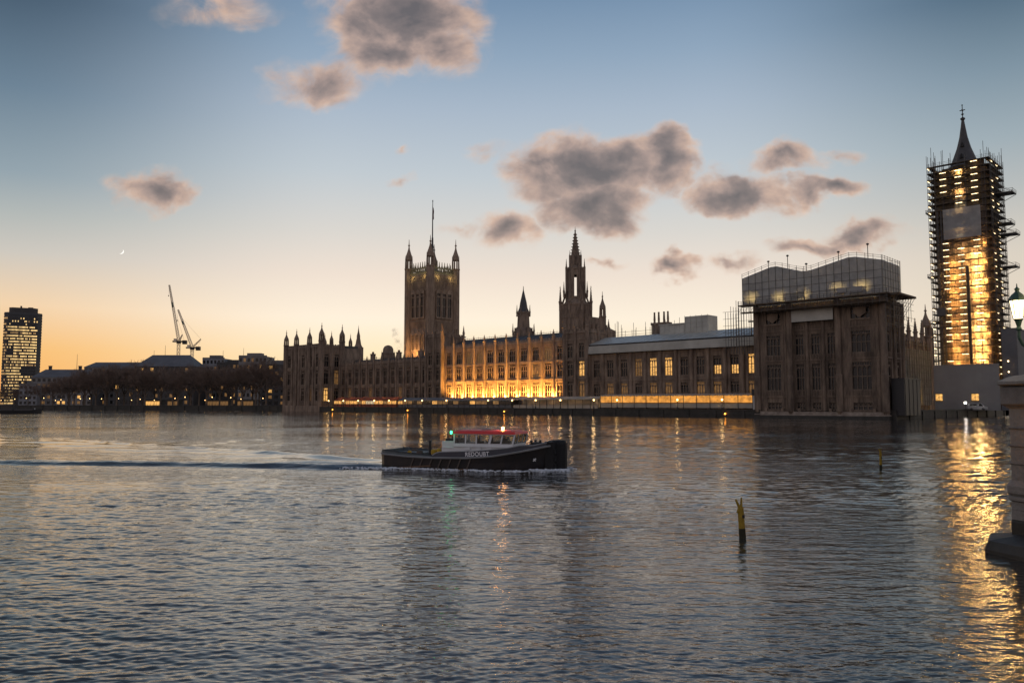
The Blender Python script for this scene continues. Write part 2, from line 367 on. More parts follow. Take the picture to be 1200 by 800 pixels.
river_wall('embankment_wall', 'long dark embankment wall under the bare trees on the far left bank', W_SH, 2.7)
river_wall('terrace_wall', 'dark stained river wall carrying the lit terrace of the palace', [pal(-255, -0.6)[:2], pal(-33.5, -0.6)[:2]], 2.25)
river_wall('quay_wall', 'dark quay wall below the scaffolded clock tower', [pal(1.5, 1.0)[:2], (161, 262)], 2.3)
# lawn and low planting behind the quay are part of the ground

# ------------------------------------------------------------------ gothic building kit
WIN = {}
def window_mesh(w, h, glass, stone, nm=2):
    key = (round(w, 2), round(h, 2), glass.name, stone.name, nm)
    if key in WIN: return WIN[key]
    mb = MB()
    mb.box(-w/2, w/2, 0.0, 0.06, 0, h, 0)
    for k in range(1, nm + 1):
        x = -w/2 + w * k / (nm + 1); mb.box(x - .09, x + .09, -.22, -.003, 0, h * .86, 1)
    mb.box(-w/2 + .003, w/2 - .003, -.18, -.004, h * .46, h * .46 + .22, 1)
    lw = w / (nm + 1)
    for k in range(nm + 1):                      # pointed heads of the lights
        x0 = -w/2 + k * lw; zt = h * .86
        for s in (0, 1):
            xa = x0 if s == 0 else x0 + lw; xm = x0 + lw / 2
            tri = [(xa, zt - lw * .8), (xa, zt), (xm, zt)]
            if s == 1: tri = tri[::-1]
            i = [mb.P((p[0], -.16, p[1])) for p in tri]; mb.face(i if s else i[::-1], 1); mb.face(i[::-1] if s else i, 1)
    mb.box(-w/2 + .002, w/2 - .002, -.17, -.005, h * .86, h * .885, 1)
    for k in range(2 * (nm + 1) - 1):
        x = -w/2 + w * (k + 1) / (2 * (nm + 1)); mb.box(x - .05, x + .05, -.15, -.006, h * .886, h, 1)
    WIN[key] = mb.mesh('window', [glass, stone]); return WIN[key]
PIN = {}
def pinnacle_mesh(r, h, stone):
    key = (round(r, 2), round(h, 2), stone.name)
    if key in PIN: return PIN[key]
    mb = MB()
    mb.prism(0, 0, [(r, 0), (r, h*.30), (r*1.35, h*.32), (r*1.35, h*.36), (r*.95, h*.38), (r*.62, h*.58), (r*.34, h*.78), (r*.16, h*.88), (r*.42, h*.91), (r*.16, h*.94), (0, h)], 8)
    for k in range(4):
        a = k * math.pi / 2
        for j, zz in enumerate((.45, .56, .67, .77)):
            rr = r * (.95 - (zz - .38) * 1.6) + r * .08
            mb.box(rr*math.cos(a) - r*.13, rr*math.cos(a) + r*.13, rr*math.sin(a) - r*.13, rr*math.sin(a) + r*.13, h*zz, h*zz + r*.3)
    PIN[key] = mb.mesh('pinnacle', stone); return PIN[key]
def turret_mesh(r, z0, z1, h, stone, lantern=True):
    """octagonal stair turret from z0 to z1 with an open lantern and ogee cap of height h"""
    mb = MB()
    mb.prism(0, 0, [(r, z0), (r, z1)], 8)
    n = 6
    for k in range(1, n):
        z = z0 + (z1 - z0) * k / n; mb.prism(0, 0, [(r*1.08, z), (r*1.08, z + .35)], 8)
    for k in range(8):
        a = math.pi / 8 + k * math.pi / 4; mb.tube((r*math.cos(a), r*math.sin(a), z0), (r*math.cos(a), r*math.sin(a), z1), r*.13, n=5)
    mb.prism(0, 0, [(r*1.05, z1), (r*1.22, z1 + .3), (r*1.22, z1 + .7), (r*.98, z1 + .8)], 8)
    zl = z1 + .8 + h * .28
    for k in range(8):
        a = math.pi / 8 + k * math.pi / 4; mb.tube((r*.85*math.cos(a), r*.85*math.sin(a), z1 + .7), (r*.85*math.cos(a), r*.85*math.sin(a), zl), r*.17, n=5)
        mb.tube((r*1.02*math.cos(a), r*1.02*math.sin(a), z1 + .7), (r*.98*math.cos(a), r*.98*math.sin(a), zl + h*.16), r*.10, r*.02, n=4)
    mb.prism(0, 0, [(r*.9, zl), (r*1.05, zl + .25), (r*1.0, zl + h*.05), (r*.84, zl + h*.16), (r*.52, zl + h*.27), (r*.26, zl + h*.38), (r*.14, zl + h*.48), (r*.32, zl + h*.51), (r*.12, zl + h*.55), (r*.05, zl + h*.72)], 8)
    return mb.mesh('turret', stone)
def front(mb, root, ox, oy, rot, W, nb, z0, rows, ztop, stone, wfrac=.5, wins=None, but=.42, pin=None, merlon=True, rec=.45, th=.8, nm=2, strings=(), butt_out=.25, panel=True, ends=True):
    """one perpendicular front: wall strips round recessed windows, buttresses, panelled spandrels, strings, parapet"""
    mb.at(ox, oy, rot); b = W / nb; ww = b * wfrac; c, s = math.cos(rot), math.sin(rot)
    for i in range(nb + 1):
        xa = 0 if i == 0 else (i - .5) * b + ww / 2; xb = W if i == nb else (i + .5) * b - ww / 2
        if xb > xa: mb.box(xa, xb, 0, th, z0, ztop)
    for i in range(nb):
        xc = (i + .5) * b; zz = z0
        for (za, zb) in list(rows) + [(ztop, ztop)]:
            if za > zz: 
                mb.box(xc - ww/2, xc + ww/2, .10, th - .01, zz, za - .002)
                if panel and za - zz > 1.0:
                    for k in range(5):
                        x = xc - ww/2 + ww * (k + .5) / 5; mb.box(x - .07, x + .07, 0.0, .10, zz + .15, za - .3)
            zz = zb
        for x in (xc - ww/2 - .16, xc + ww/2 + .16): mb.box(x - .09, x + .09, -.10, -.002, z0, ztop - .2)   # jamb shafts
    for i in range(nb + 1):
        if not ends and i in (0, nb): continue
        mb.prism(i * b, -butt_out, [(but * 1.15, z0), (but * 1.15, z0 + (ztop - z0) * .33), (but, z0 + (ztop - z0) * .35), (but, ztop + .6)], 8)
        for zz in strings: mb.prism(i * b, -butt_out, [(but * 1.3, zz - .02), (but * 1.3, zz + .42)], 8)
    for zz in strings: mb.box(0, W, -.16, -.001, zz, zz + .38)
    mb.box(0, W, -.22, th + .02, ztop + .001, ztop + .45); mb.box(0, W, -.06, .30, ztop + .451, ztop + .95)
    if merlon:
        n = max(3, int(W / 1.3)); 
        for k in range(n): x = W * (k + .5) / n; mb.box(x - .36, x + .36, -.08, .32, ztop + .951, ztop + 1.55)
    for i in range(nb):
        for j, (za, zb) in enumerate(rows):
            g = wins(i, j) if wins else GLASS
            x = (i + .5) * b; lx, ly = x, rec
            link('window', window_mesh(ww, zb - za, g, stone, nm), root, (ox + lx*c - ly*s, oy + lx*s + ly*c, za), rot)
    if pin:
        for i in range(nb + 1):
            if not ends and i in (0, nb): continue
            link('pinnacle', pinnacle_mesh(but * 1.1, pin, stone), root, (ox + i*b*c + butt_out*s, oy + i*b*s - butt_out*c, ztop + .6))
def gable_roof(root, x0, x1, y0, y1, z0, zr, m, name='roof', cresting=True, posts=0):
    mb = MB(); ym = (y0 + y1) / 2
    mb.poly([(x0, y0, z0), (x1, y0, z0), (x1, ym, zr), (x0, ym, zr)]); mb.poly([(x1, y1, z0), (x0, y1, z0), (x0, ym, zr), (x1, ym, zr)])
    mb.poly([(x0, y1, z0), (x0, y0, z0), (x0, ym, zr)]); mb.poly([(x1, y0, z0), (x1, y1, z0), (x1, ym, zr)])
    n = int((x1 - x0) / 2.4)
    for k in range(n + 1):                                   # roof ribs
        x = x0 + (x1 - x0) * k / n; mb.tube((x, y0, z0 + .05), (x, ym, zr + .05), .10, n=4)
    if cresting:
        mb.box(x0, x1, ym - .05, ym + .05, zr + .55, zr + .66); mb.box(x0, x1, ym - .12, ym + .12, zr - .1, zr + .14)
        n = int((x1 - x0) / 1.1)
        for k in range(n + 1):
            x = x0 + (x1 - x0) * k / n; mb.tube((x, ym, zr), (x, ym, zr + (1.3 if k % 3 == 0 else .75)), .06, .03, n=4)
    return mb.build(name, m, root)
# ------------------------------------------------------------------ river front of the palace
def proot(name, label, cat, x, y, group=None):
    p = pal(x, y, 1.2); return thing(name, label, cat, p, PROT, group)
# all local z below are metres above the water minus 1.2 (the terrace level)
def zz(*a): return tuple(q - 1.2 for q in a)

# south wing: two storeys behind the low lit marquee
T = proot('palace_wing', 'dark gothic palace wing of two storeys left of the floodlit centre', 'palace wing', -255, 10)
mb = MB(); Wd = 66.0
rows = [zz(5.2, 10.8), zz(12.6, 19.6)]
front(mb, T, 0, 0, 0, Wd, 12, 0, rows, 20.6, STONE_D, .46, lambda i, j: WDIM if (i, j) in ((1, 0), (4, 0), (8, 0)) else GLASS, .45, 3.4, strings=zz(3.6, 11.3, 20.4))
mb.at(); mb.box(0, Wd, .9, 20, 0, 20.5)
mb.build('wall', STONE_D, T)
gable_roof(T, 0, Wd, 1.2, 17, 20.6, 23.4, LEAD)
for x in (14, 34, 50):
    d = MB(); d.box(-1.0, 1.0, -.8, .8, 0, 3.2); d.box(-1.15, 1.15, -.95, .95, 3.2, 3.6)
    for k in (-.6, 0, .6): d.prism(k, 0, [(.22, 3.6), (.18, 4.6)], 8)
    d.build('chimney', STONE_D, T, (x, 9, 22.6))

# centre block: eleven floodlit bays between two taller end towers
T = proot('palace_centre', 'floodlit golden three storey palace centre between two taller dark towers', 'palace block', -189, 10)
mb = MB()
XL, XR = 10.0, 76.5; CW = XR - XL
rows = [zz(5.0, 11.6), zz(13.6, 18.6), zz(19.8, 24.6)]
front(mb, T, XL, 0, 0, CW, 11, 0, rows, 25.0, STONE, .52, lambda i, j: WDIM if (i, j) in ((2, 2), (3, 2), (9, 2), (4, 0), (8, 1)) else GLASS, .52, 4.2, strings=zz(4.0, 12.4, 19.0, 25.4), ends=False)
mb.at(); mb.box(0, 87, .9, 24, 0, 24.9)
mb.build('wall', STONE, T)
gable_roof(T, XL, XR, 1.2, 19, 25.0, 29.2, LEAD)
def end_tower(x0, x1, ztop, wins):
    t = MB(); w = x1 - x0
    h = link('tower', None, T, (0, 0, 0))
    rows = [zz(5.0, 11.6), zz(13.6, 18.6), zz(20.0, 25.0)]
    front(t, T, x0, -1.4, 0, w, 2, 0, rows, ztop, STONE_D, .46, wins, .5, 5.0, strings=zz(4.0, 12.4, 19.0, 26.2), th=.9, nm=1)
    t.at(); t.box(x0 + .02, x1 - .02, -.48, 12, 0, ztop - .02); t.box(x0, x1, -1.4, 12.3, ztop + .452, ztop + .9)
    front(t, T, x1, -1.38, R(90), 12, 2, ztop - 6, [(ztop - 5, ztop - 1.2)], ztop + .003, STONE_D, .4, None, .45, 5.0, th=.9, nm=1, ends=True)
    me = t.mesh('tower', STONE_D); bpy.data.objects.remove(h); link('tower', me, T)
end_tower(0, 10, 30.2, lambda i, j: GLASS)
end_tower(XR, 87, 27.4, lambda i, j: WDIM if (i, j) == (1, 0) else (WLIT if (i, j) == (1, 1) else GLASS))
# north wing under a temporary sheeted roof
T = proot('palace_wing', 'dark palace wing with scattered lit windows under a pale temporary roof', 'palace wing', -102, 10)
mb = MB(); Wd = 64.0
rows = [zz(4.2, 10.6), zz(13.0, 18.6)]
LW = {(4, 1): WLIT, (5, 1): WLIT, (8, 1): 'h', (9, 1): 'h', (10, 1): WLIT, (2, 0): WDIM, (4, 0): WDIM, (5, 0): WDIM, (7, 0): WDIM, (8, 0): WDIM, (10, 0): WDIM, (3, 1): WDIM, (1, 0): WDIM}
front(mb, T, 0, 0, 0, Wd, 11, 0, rows, 20.4, STONE_D, .46, lambda i, j: (lambda g: GLASS if g == 'h' else g)(LW.get((i, j), GLASS)), .55, None, strings=zz(3.2, 11.4, 20.2))
for i in (8, 9):                                             # half drawn blinds: only the lower lights glow
    x = (i + .5) * Wd / 11; q = MB(); q.box(-1.05, 1.05, 0, .04, 0, 2.7); q.build('lit_lower_light', WLIT, T, (x, .40, rows[1][0] + .05))
mb.at(); mb.box(0, Wd, .9, 22, 0, 20.3)
mb.build('wall', STONE_D, T)
for x, g in ((.0, 0),):
    pass
T = thing('temporary_roof', 'pale grey sheeted temporary roof covering the right hand palace wing', 'roof cover', pal(-102.5, 10, 0), PROT)
mb = MB()
mb.box(0, 65, -1.6, -1.45, 21.3, 23.6); mb.box(0, 65, -1.6, 22, 21.0, 21.28)
mb.build('fascia', SHEETR, T)
mb = MB()
mb.poly([(0, -1.3, 24.1), (65, -1.3, 24.1), (65, 9, 27.3), (0, 9, 27.3)]); mb.poly([(0, 9, 27.3), (65, 9, 27.3), (65, 22, 24.1), (0, 22, 24.1)])
mb.poly([(0, 22, 24.1), (0, -1.3, 24.1), (0, 9, 27.3)]); mb.poly([(65, -1.3, 24.1), (65, 22, 24.1), (65, 9, 27.3)])
for k in range(27): 
    x = 65 * k / 26; mb.tube((x, -1.3, 24.13), (x, 9, 27.33), .07, n=4)
mb.build('roof_sheet', SHEETR, T)
mb = MB(); mb.box(.2, 64.8, -1.0, 21.5, 23.6, 24.09); mb.build('gutter_beam', DARKM, T)
mb = MB(); rr = random.Random(5)
for k in range(26):
    x = 1.5 + k * 1.25 + rr.uniform(-.3, .3); y = rr.uniform(9, 15); mb.tube((x, y, 26), (x, y, 29.5 + rr.uniform(0, 4.0)), .07, n=4)
for z in (28.2, 29.2): mb.tube((1, 12, z), (34, 12, z), .06, n=4)
mb.build('scaffold_pole', STEEL, T)
for x, y, a, b_, h in ((24.2, 8, 9.5, 5, 3.4),):
    t = MB(); t.box(0, a, 0, b_, 0, h); t.box(-.3, a + .3, -.3, b_ + .3, h, h + .35); 
    for k in range(6): t.box(a * k / 5 - .06 if k else .0, a * k / 5 + .06, -.07, -.001, .05, h - .05)
    tag(t.build('plant_cabin', SHEETR, None, pal(-102.5 + x, 10 + y, 26.6), PROT), 'long low pale cabin standing on the temporary roof', 'cabin')
t = MB(); t.box(0, 8.5, 0, 6, 0, 6.6)
for z in (1.5, 3.0, 4.5, 6.0): t.box(-.05, 8.55, -.1, -.001, z, z + .12)
for x in (0, 2.1, 4.2, 6.3, 8.4): t.box(x, x + .1, -.16, -.101, 0, 6.9)
tag(t.build('scaffold_box', SHEETR, None, pal(-102.5 + 34.5, 17, 25.6), PROT), 'tall pale sheeted scaffold box standing on the temporary roof', 'scaffold box')
t = thing('chimney_stack', 'brown chimney stack with four pots rising behind the temporary roof', 'chimney', pal(-85.6, 30, 18.6), PROT)
b_ = MB(); b_.box(-3.2, 3.2, -1.2, 1.2, 0, 13.0); b_.box(-3.5, 3.5, -1.5, 1.5, 13.0, 13.8); b_.build('stack', STONE_D, t)
for x in (-2.8, -1.0, 1.2, 2.8):
    p_ = MB(); p_.prism(0, 0, [(.42, 0), (.36, .9), (.42, 1.0), (.30, 3.4), (.36, 3.5), (.28, 3.9)], 8); p_.build('chimney_pot', STONE_D, t, (x, 0, 13.8))

# south pavilion standing in the river
T = proot('palace_pavilion', 'dark turreted pavilion at the far left end of the palace front', 'palace pavilion', -288, 0)
mb = MB(); PW, PD = 32.0, 11.5
rows = [zz(5.0, 11.0), zz(13.0, 19.5), zz(21.4, 27.2)]
wl = lambda i, j: WDIM if (i, j) in ((1, 0), (3, 0)) else GLASS
front(mb, T, 0, 0, 0, PW, 5, -3.5, rows, 29.4, STONE_D, .44, wl, .5, None, strings=zz(3.4, 12.0, 20.2, 28.0), nm=1)
front(mb, T, PW, 0, R(90), PD, 2, -3.5, rows, 29.4, STONE_D, .40, lambda i, j: WLIT if (i, j) == (0, 0) else (WDIM if (i, j) == (1, 1) else GLASS), .45, None, strings=zz(3.4, 12.0, 20.2, 28.0), nm=1)
mb.at(); mb.box(.01, PW - .8, .8, PD + 12, -3.5, 29.3); mb.box(0, PW, PD, PD + 12, -3.5, 29.35)
mb.box(-.6, PW + .6, -.75, PD, -3.5, 1.6)
mb.build('wall', STONE_D, T)
mb = MB(); mb.box(1, PW - 1, 1, PD + 10, 29.46, 30.6)
for k in range(24): mb.box(1 + k * 1.27, 1.6 + k * 1.27, .9, 1.3, 30.6, 31.3)
mb.build('roof', LEAD, T)
tm = turret_mesh(1.15, -3.5, 31.0, 7.6, STONE_D); tm2 = turret_mesh(1.3, -3.5, 31.8, 8.4, STONE_D); tm3 = turret_mesh(.9, 20, 30.0, 6.6, STONE_D)
for x, y, m_ in ((0, 0, tm), (9.6, 0, tm), (21.5, 0, tm), (PW, 0, tm2), (PW, PD, tm2), (0, PD + 10, tm), (17, PD, tm3), (PW, 5.5, tm3), (26, PD + 9, tm3)):
    link('turret', m_, T, (x, y, 0))

# north pavilion: three window bays between broad corner towers
T = proot('palace_pavilion', 'large dark pavilion wrapped in scaffolding at the near right end of the palace front', 'palace pavilion', -34.2, 0)
mb = MB()
rows = [zz(2.4, 4.2), zz(7.6, 14.6), zz(17.2, 22.6)]
rowsT = rows + [zz(25.4, 29.2)]
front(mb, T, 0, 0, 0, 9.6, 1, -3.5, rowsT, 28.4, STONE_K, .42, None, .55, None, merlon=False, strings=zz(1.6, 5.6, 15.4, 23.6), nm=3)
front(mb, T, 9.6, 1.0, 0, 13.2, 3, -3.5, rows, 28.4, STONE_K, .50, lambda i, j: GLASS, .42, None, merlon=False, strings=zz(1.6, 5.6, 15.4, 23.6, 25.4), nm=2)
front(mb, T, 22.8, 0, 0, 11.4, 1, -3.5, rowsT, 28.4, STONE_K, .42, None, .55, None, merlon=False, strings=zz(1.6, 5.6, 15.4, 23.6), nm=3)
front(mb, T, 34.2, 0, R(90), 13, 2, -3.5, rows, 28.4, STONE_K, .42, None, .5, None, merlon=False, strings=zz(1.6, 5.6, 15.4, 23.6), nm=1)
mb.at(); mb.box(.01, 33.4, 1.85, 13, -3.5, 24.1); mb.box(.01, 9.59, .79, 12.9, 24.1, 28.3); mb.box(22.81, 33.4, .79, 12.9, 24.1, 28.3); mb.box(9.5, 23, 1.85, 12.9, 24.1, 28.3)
mb.box(.5, 33.5, 1.0, 12.5, 28.35, 29.98)
for (za, zb) in ((14.7, 15.9), (4.9, 6.2), (22.9, 24.0)):
    for k in range(43):
        x = .6 + k * .79
        if 9.4 < x < 23.0: mb.box(x - .10, x + .10, .82, .999, za, zb)
        else: mb.box(x - .10, x + .10, -.16, -.001, za, zb)
    for k in range(16): y = .5 + k * .79; mb.box(34.201, 34.36, y - .10, y + .10, za, zb)
for x in (1.2, 2.0, 7.6, 8.4, 24.0, 24.9, 31.9, 32.9):
    mb.prism(x, -.02, [(.17, .6), (.17, 28.3)], 6)
for x in (2.4, 7.2, 12, 16, 20.4, 25.5, 31.5): mb.box(x - .35, x + .35, -.72, -.05, .61, 1.5)
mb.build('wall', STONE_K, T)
mb = MB(); mb.box(-.8, 35.0, -1.0, 13, -3.5, -.1); mb.box(-.5, 34.7, -.65, 13, -.1, .6); mb.build('plinth', mat('pale_plinth_stone', (.40, .34, .28), .9, .5, .8, .4, 3.0, col2=(.2, .16, .13)), T)
mb = MB(); mb.box(-.86, 35.06, -1.06, 13, -3.5, -.45); mb.build('tide_line', WETSTONE, T)
mb = MB()
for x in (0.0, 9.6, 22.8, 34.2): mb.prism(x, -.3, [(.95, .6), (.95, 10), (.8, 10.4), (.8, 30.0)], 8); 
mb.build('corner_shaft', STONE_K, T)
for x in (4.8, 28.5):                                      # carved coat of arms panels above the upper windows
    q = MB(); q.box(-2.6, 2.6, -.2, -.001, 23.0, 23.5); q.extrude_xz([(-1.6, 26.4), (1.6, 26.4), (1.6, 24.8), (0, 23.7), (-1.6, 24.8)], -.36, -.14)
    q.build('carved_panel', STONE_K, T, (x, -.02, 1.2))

# north return range between the pavilion and the clock tower
T = thing('palace_range', 'pinnacled palace range behind netting between the pavilion and clock tower', 'palace range', pal(-13, 13.2, 1.2), PROT)
mb = MB()
front(mb, T, 9, 0, R(90), 35, 6, 0, [zz(4, 10), zz(12, 18)], 20.4, STONE_D, .45, lambda i, j: WDIM if (i + j) % 3 == 0 else GLASS, .5, 6.5, strings=zz(11, 19.5))
mb.at(); mb.box(0, 8.1, 0, 35, 0, 20.3); mb.build('wall', STONE_D, T)
link('turret', turret_mesh(1.4, 0, 22.0, 9.5, STONE_D), T, (9, 34, 0))
gable_roof(T, -2, 8.4, 0, 35, 20.4, 22.5, LEAD, cresting=False)
# ------------------------------------------------------------------ palace towers
def rect_tower_front(mb, T, ox, oy, rot, W, spec):
    """spec: list of (z0, z1, nlights, width fraction, depth) window stages"""
    pass
# big square tower
VX, VY = -284.0, 92.0
T = thing('palace_tower', 'tall square gothic tower with corner turrets and a flagstaff', 'tower', pal(VX, VY, 2.0), PROT)
mb = MB(); H = 10.1; GL = GLASS; WARMW = lit('warm_lancet_glazing', (1.0, 0.45, 0.14), 0.10)
def vic_face(ox, oy, rot, warm):
    g2 = WARMW if warm else GLASS
    rows = [(32.4, 40.8), (51.0, 64.5)]
    mb_rows = rows
    front(mb, T, ox, oy, rot, 20.2, 1, 0, [], 75.0, STONE, .5, None, .3, None, merlon=False, strings=(29, 44.4, 48.6, 50, 67, 71, 74), panel=False, ends=False, th=1.2)
    c, s = math.cos(rot), math.sin(rot); mb.at(ox, oy, rot)
    for (za, zb), g in zip(rows, (g2, GL)):
        for k in range(3):
            x = 10.1 + (k - 1) * 4.1
            link('window', window_mesh(2.6, zb - za, g, STONE, 1), T, (ox + x*c + .35*s, oy + x*s - .35*c, za), rot)
            for q in (-1, 1): mb.box(x + q*1.65 - .25, x + q*1.65 + .25, -.95, -.002, za - 1.0, zb + 1.6)
            mb.box(x - 1.65, x + 1.65, -.8, -.003, zb + .02, zb + .8); mb.box(x - 1.5, x + 1.5, -.7, -.004, za - .9, za - .02)
            mb.extrude_xz([(x - 1.65, zb + .8), (x + 1.65, zb + .8), (x, zb + 2.8)], -.6, -.003)
    for k in range(14):                                    # blind arcade panels
        x = 2.9 + k * 14.4 / 13
        for za, zb in ((45, 48.4), (67.6, 70.8), (71.5, 73.8), (25, 28.8)): mb.box(x - .22, x + .22, -.30, -.005, za, zb)
for rot, ox, oy, wm in ((0, -H, -H, True), (R(90), H, -H, False), (R(180), H, H, False), (R(-90), -H, H, False)): vic_face(ox, oy, rot, wm)
mb.at(); mb.box(-H + 1.21, H - 1.21, -H + 1.21, H - 1.21, 0, 76.2)
mb.build('wall', STONE, T)
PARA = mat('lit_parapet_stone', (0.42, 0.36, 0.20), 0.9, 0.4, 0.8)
mb = MB()                                                  # pierced parapet
for rot, ox, oy in ((0, -H, -H), (R(90), H, -H), (R(180), H, H), (R(-90), -H, H)):
    mb.at(ox, oy, rot); mb.box(2, 18.2, .0, .5, 76.0, 77.0); mb.box(2, 18.2, .0, .5, 79.0, 79.6)
    for k in range(15): x = 2.6 + k * 15 / 14; mb.box(x - .2, x + .2, .05, .45, 77.0, 79.0); 
    for k in range(8): x = 3.0 + k * 14.2 / 7; mb.extrude_xz([(x - .8, 79.6), (x + .8, 79.6), (x + .25, 80.6), (x, 83), (x - .25, 80.6)], .05, .45)
mb.build('parapet', PARA, T)
vt = turret_mesh(2.2, 0, 79.5, 17.5, STONE)
for sx in (-1, 1):
    for sy in (-1, 1): link('turret', vt, T, (sx * 9.7, sy * 9.7, 0))
mb = MB(); mb.prism(0, 0, [(8.5, 76.2), (7.0, 78.4), (1.2, 80.5), (.7, 90.0), (.5, 99)], 4); mb.build('roof', LEAD, T)
mb = MB(); mb.prism(0, 0, [(.40, 94), (.30, 112), (.18, 120.4), (.30, 120.5), (.26, 121.4), (0, 121.6)], 8); 
for k in range(4): a = R(45 + 90*k); mb.tube((3*math.cos(a), 3*math.sin(a), 80), (.3*math.cos(a), .3*math.sin(a), 96), .14, n=4)
FS = mb.build('flagstaff', DARKM, T)
mb = MB(); mb.prism(.35, .1, [(.12, 109.5), (.5, 110.3), (.38, 112.5), (.55, 114.6), (.2, 116.8), (.0, 117)], 7); mb.build('furled_flag', mat('flag_cloth', (.12, .03, .04), .9), FS)
# attached stair tower at the base of the big tower, seen to its right
T = thing('palace_turret', 'slim stair turret close against the right side of the big square tower', 'turret', pal(-268.0, 97.0, 2.0), PROT)
link('turret_shaft', turret_mesh(1.5, 0, 39.0, 14.0, STONE), T)

# central octagonal lantern tower with spire
T = thing('lantern_tower', 'dark octagonal tower with stepped pinnacled tiers and a sharp central spire', 'tower', pal(-157.5, 70, 2.0), PROT)
def octo(mb, r, z0, z1, rot, slit=0, th=.8):
    """octagon of wall panels; slit>0 leaves a tall opening in two opposite faces that look at the river bank"""
    f = r * math.cos(math.pi / 8); hw = r * math.sin(math.pi / 8)
    for k in range(8):
        mb.at(0, 0, rot + k * math.pi / 4)
        if slit and k in (0, 4):
            mb.box(-hw, -slit, -f, -f + th, z0, z1); mb.box(slit, hw, -f, -f + th, z0, z1)
            mb.box(-slit, slit, -f + .02, -f + th - .02, z0, z0 + (z1 - z0) * .22); mb.box(-slit, slit, -f + .02, -f + th - .02, z0 + (z1 - z0) * .80, z1)
        else:
            mb.box(-hw, hw, -f, -f + th, z0, z1)
            for x in (-hw*.45, hw*.45): mb.box(x - .18, x + .18, -f - .15, -f - .002, z0 + .4, z1 - .4)
        mb.box(-hw, hw, -f - .3, -f - .001, z1 - .7, z1 - .2)
        mb.box(-hw, hw, -f - .22, -f - .003, z0 + .1, z0 + .5)
        mb.prism(-hw, -f, [(.55, z0), (.55, z1 + .6)], 6)
    mb.at()
VROT = -PROT + math.atan2(-29.0, 360.0)                    # two faces of the octagon look down the river
mb = MB()
octo(mb, 7.5, 15.0, 46.5, VROT, 0, 1.0); mb.prism(0, 0, [(6.0, 15), (6.0, 46.6), (3.4, 50.0)], 8)
for z in (24, 32, 40): mb.prism(0, 0, [(7.75, z), (7.75, z + .5)], 8, rot=math.pi / 8 + VROT - math.pi / 2 - PROT * 0)
mb.build('lower_stage', STONE_D, T)
mb = MB(); octo(mb, 4.4, 46.4, 63.0, VROT, .55, .8); mb.build('lantern_stage', STONE_D, T)
mb = MB(); octo(mb, 2.6, 62.5, 68.5, VROT, 0, .6); mb.prism(0, 0, [(3.9, 62.5), (3.9, 63.3), (2.2, 64.5)], 8); mb.build('upper_stage', STONE_D, T)
mb = MB(); mb.prism(0, 0, [(2.3, 68.0), (1.9, 70), (1.05, 75.0), (.3, 80.0), (.25, 80.2), (.45, 80.5), (.15, 80.9), (.06, 82.4), (0, 82.5)], 8)
for k in range(8):
    a = k * math.pi / 4
    for j in range(7): q = j / 7; rr = 1.95 * (1 - q) + .3 * q + .10; mb.box(rr*math.cos(a) - .16, rr*math.cos(a) + .16, rr*math.sin(a) - .16, rr*math.sin(a) + .16, 70 + q*10, 70.4 + q*10)
mb.build('spire', STONE_D, T)
pmA = pinnacle_mesh(.62, 11.5, STONE_D); pmB = pinnacle_mesh(.42, 7.0, STONE_D); pmC = pinnacle_mesh(.3, 5.0, STONE_D)
for k in range(8):
    a = VROT + math.pi / 8 + k * math.pi / 4
    link('pinnacle', pmB, T, (5.7*math.cos(a), 5.7*math.sin(a), 50.0)); link('pinnacle', pmA, T, (7.5*math.cos(a), 7.5*math.sin(a), 43.5)); link('pinnacle', pmB, T, (4.45*math.cos(a), 4.45*math.sin(a), 60.5)); link('pinnacle', pmC, T, (2.75*math.cos(a), 2.75*math.sin(a), 66.5))
    b0, b1 = 6.6, 4.2; fb = MB(); fb.tube((b0*math.cos(a), b0*math.sin(a), 46.5), (b1*math.cos(a), b1*math.sin(a), 53.0), .3, n=4); fb.build('flying_buttress', STONE_D, T)
# lower hall block against the lantern tower and its corner turret
T = thing('palace_hall', 'low dark stone hall block stepping down right of the spired tower', 'palace block', pal(-148.2, 72, 2.0), PROT)
mb = MB(); mb.box(-5, 5.0, -4, 9, 0, 34.5)
for k in range(6): mb.box(-4 + k*1.5, -3.3 + k*1.5, -4.1, -3.6, 32.5, 33.7)
for k in range(5): mb.box(-3.4 + k*2, -3.0 + k*2, -4.25, -4.0, 20, 31.6)
mb.box(-4.9, -1.2, -3.4, 6, 34.49, 40.5); mb.box(-1.19, 2.4, -3.2, 6, 34.49, 37.0); mb.extrude_xz([(-4, 34.5), (5.0, 34.5), (.5, 36.5)], -2, 8)
mb.build('wall', STONE_D, T)
for x, y, hgt in ((-4, -4, 12), (-2.0, -4, 14), (.4, -4, 9)): link('pinnacle', pinnacle_mesh(.55, hgt, STONE_D), T, (x, y, 32.5))
T = thing('palace_turret', 'slim octagonal turret with domed cap right of the spired tower', 'turret', pal(-143.0, 71, 2.0), PROT)
link('turret_shaft', turret_mesh(1.4, 0, 39.5, 11.0, STONE_D), T)

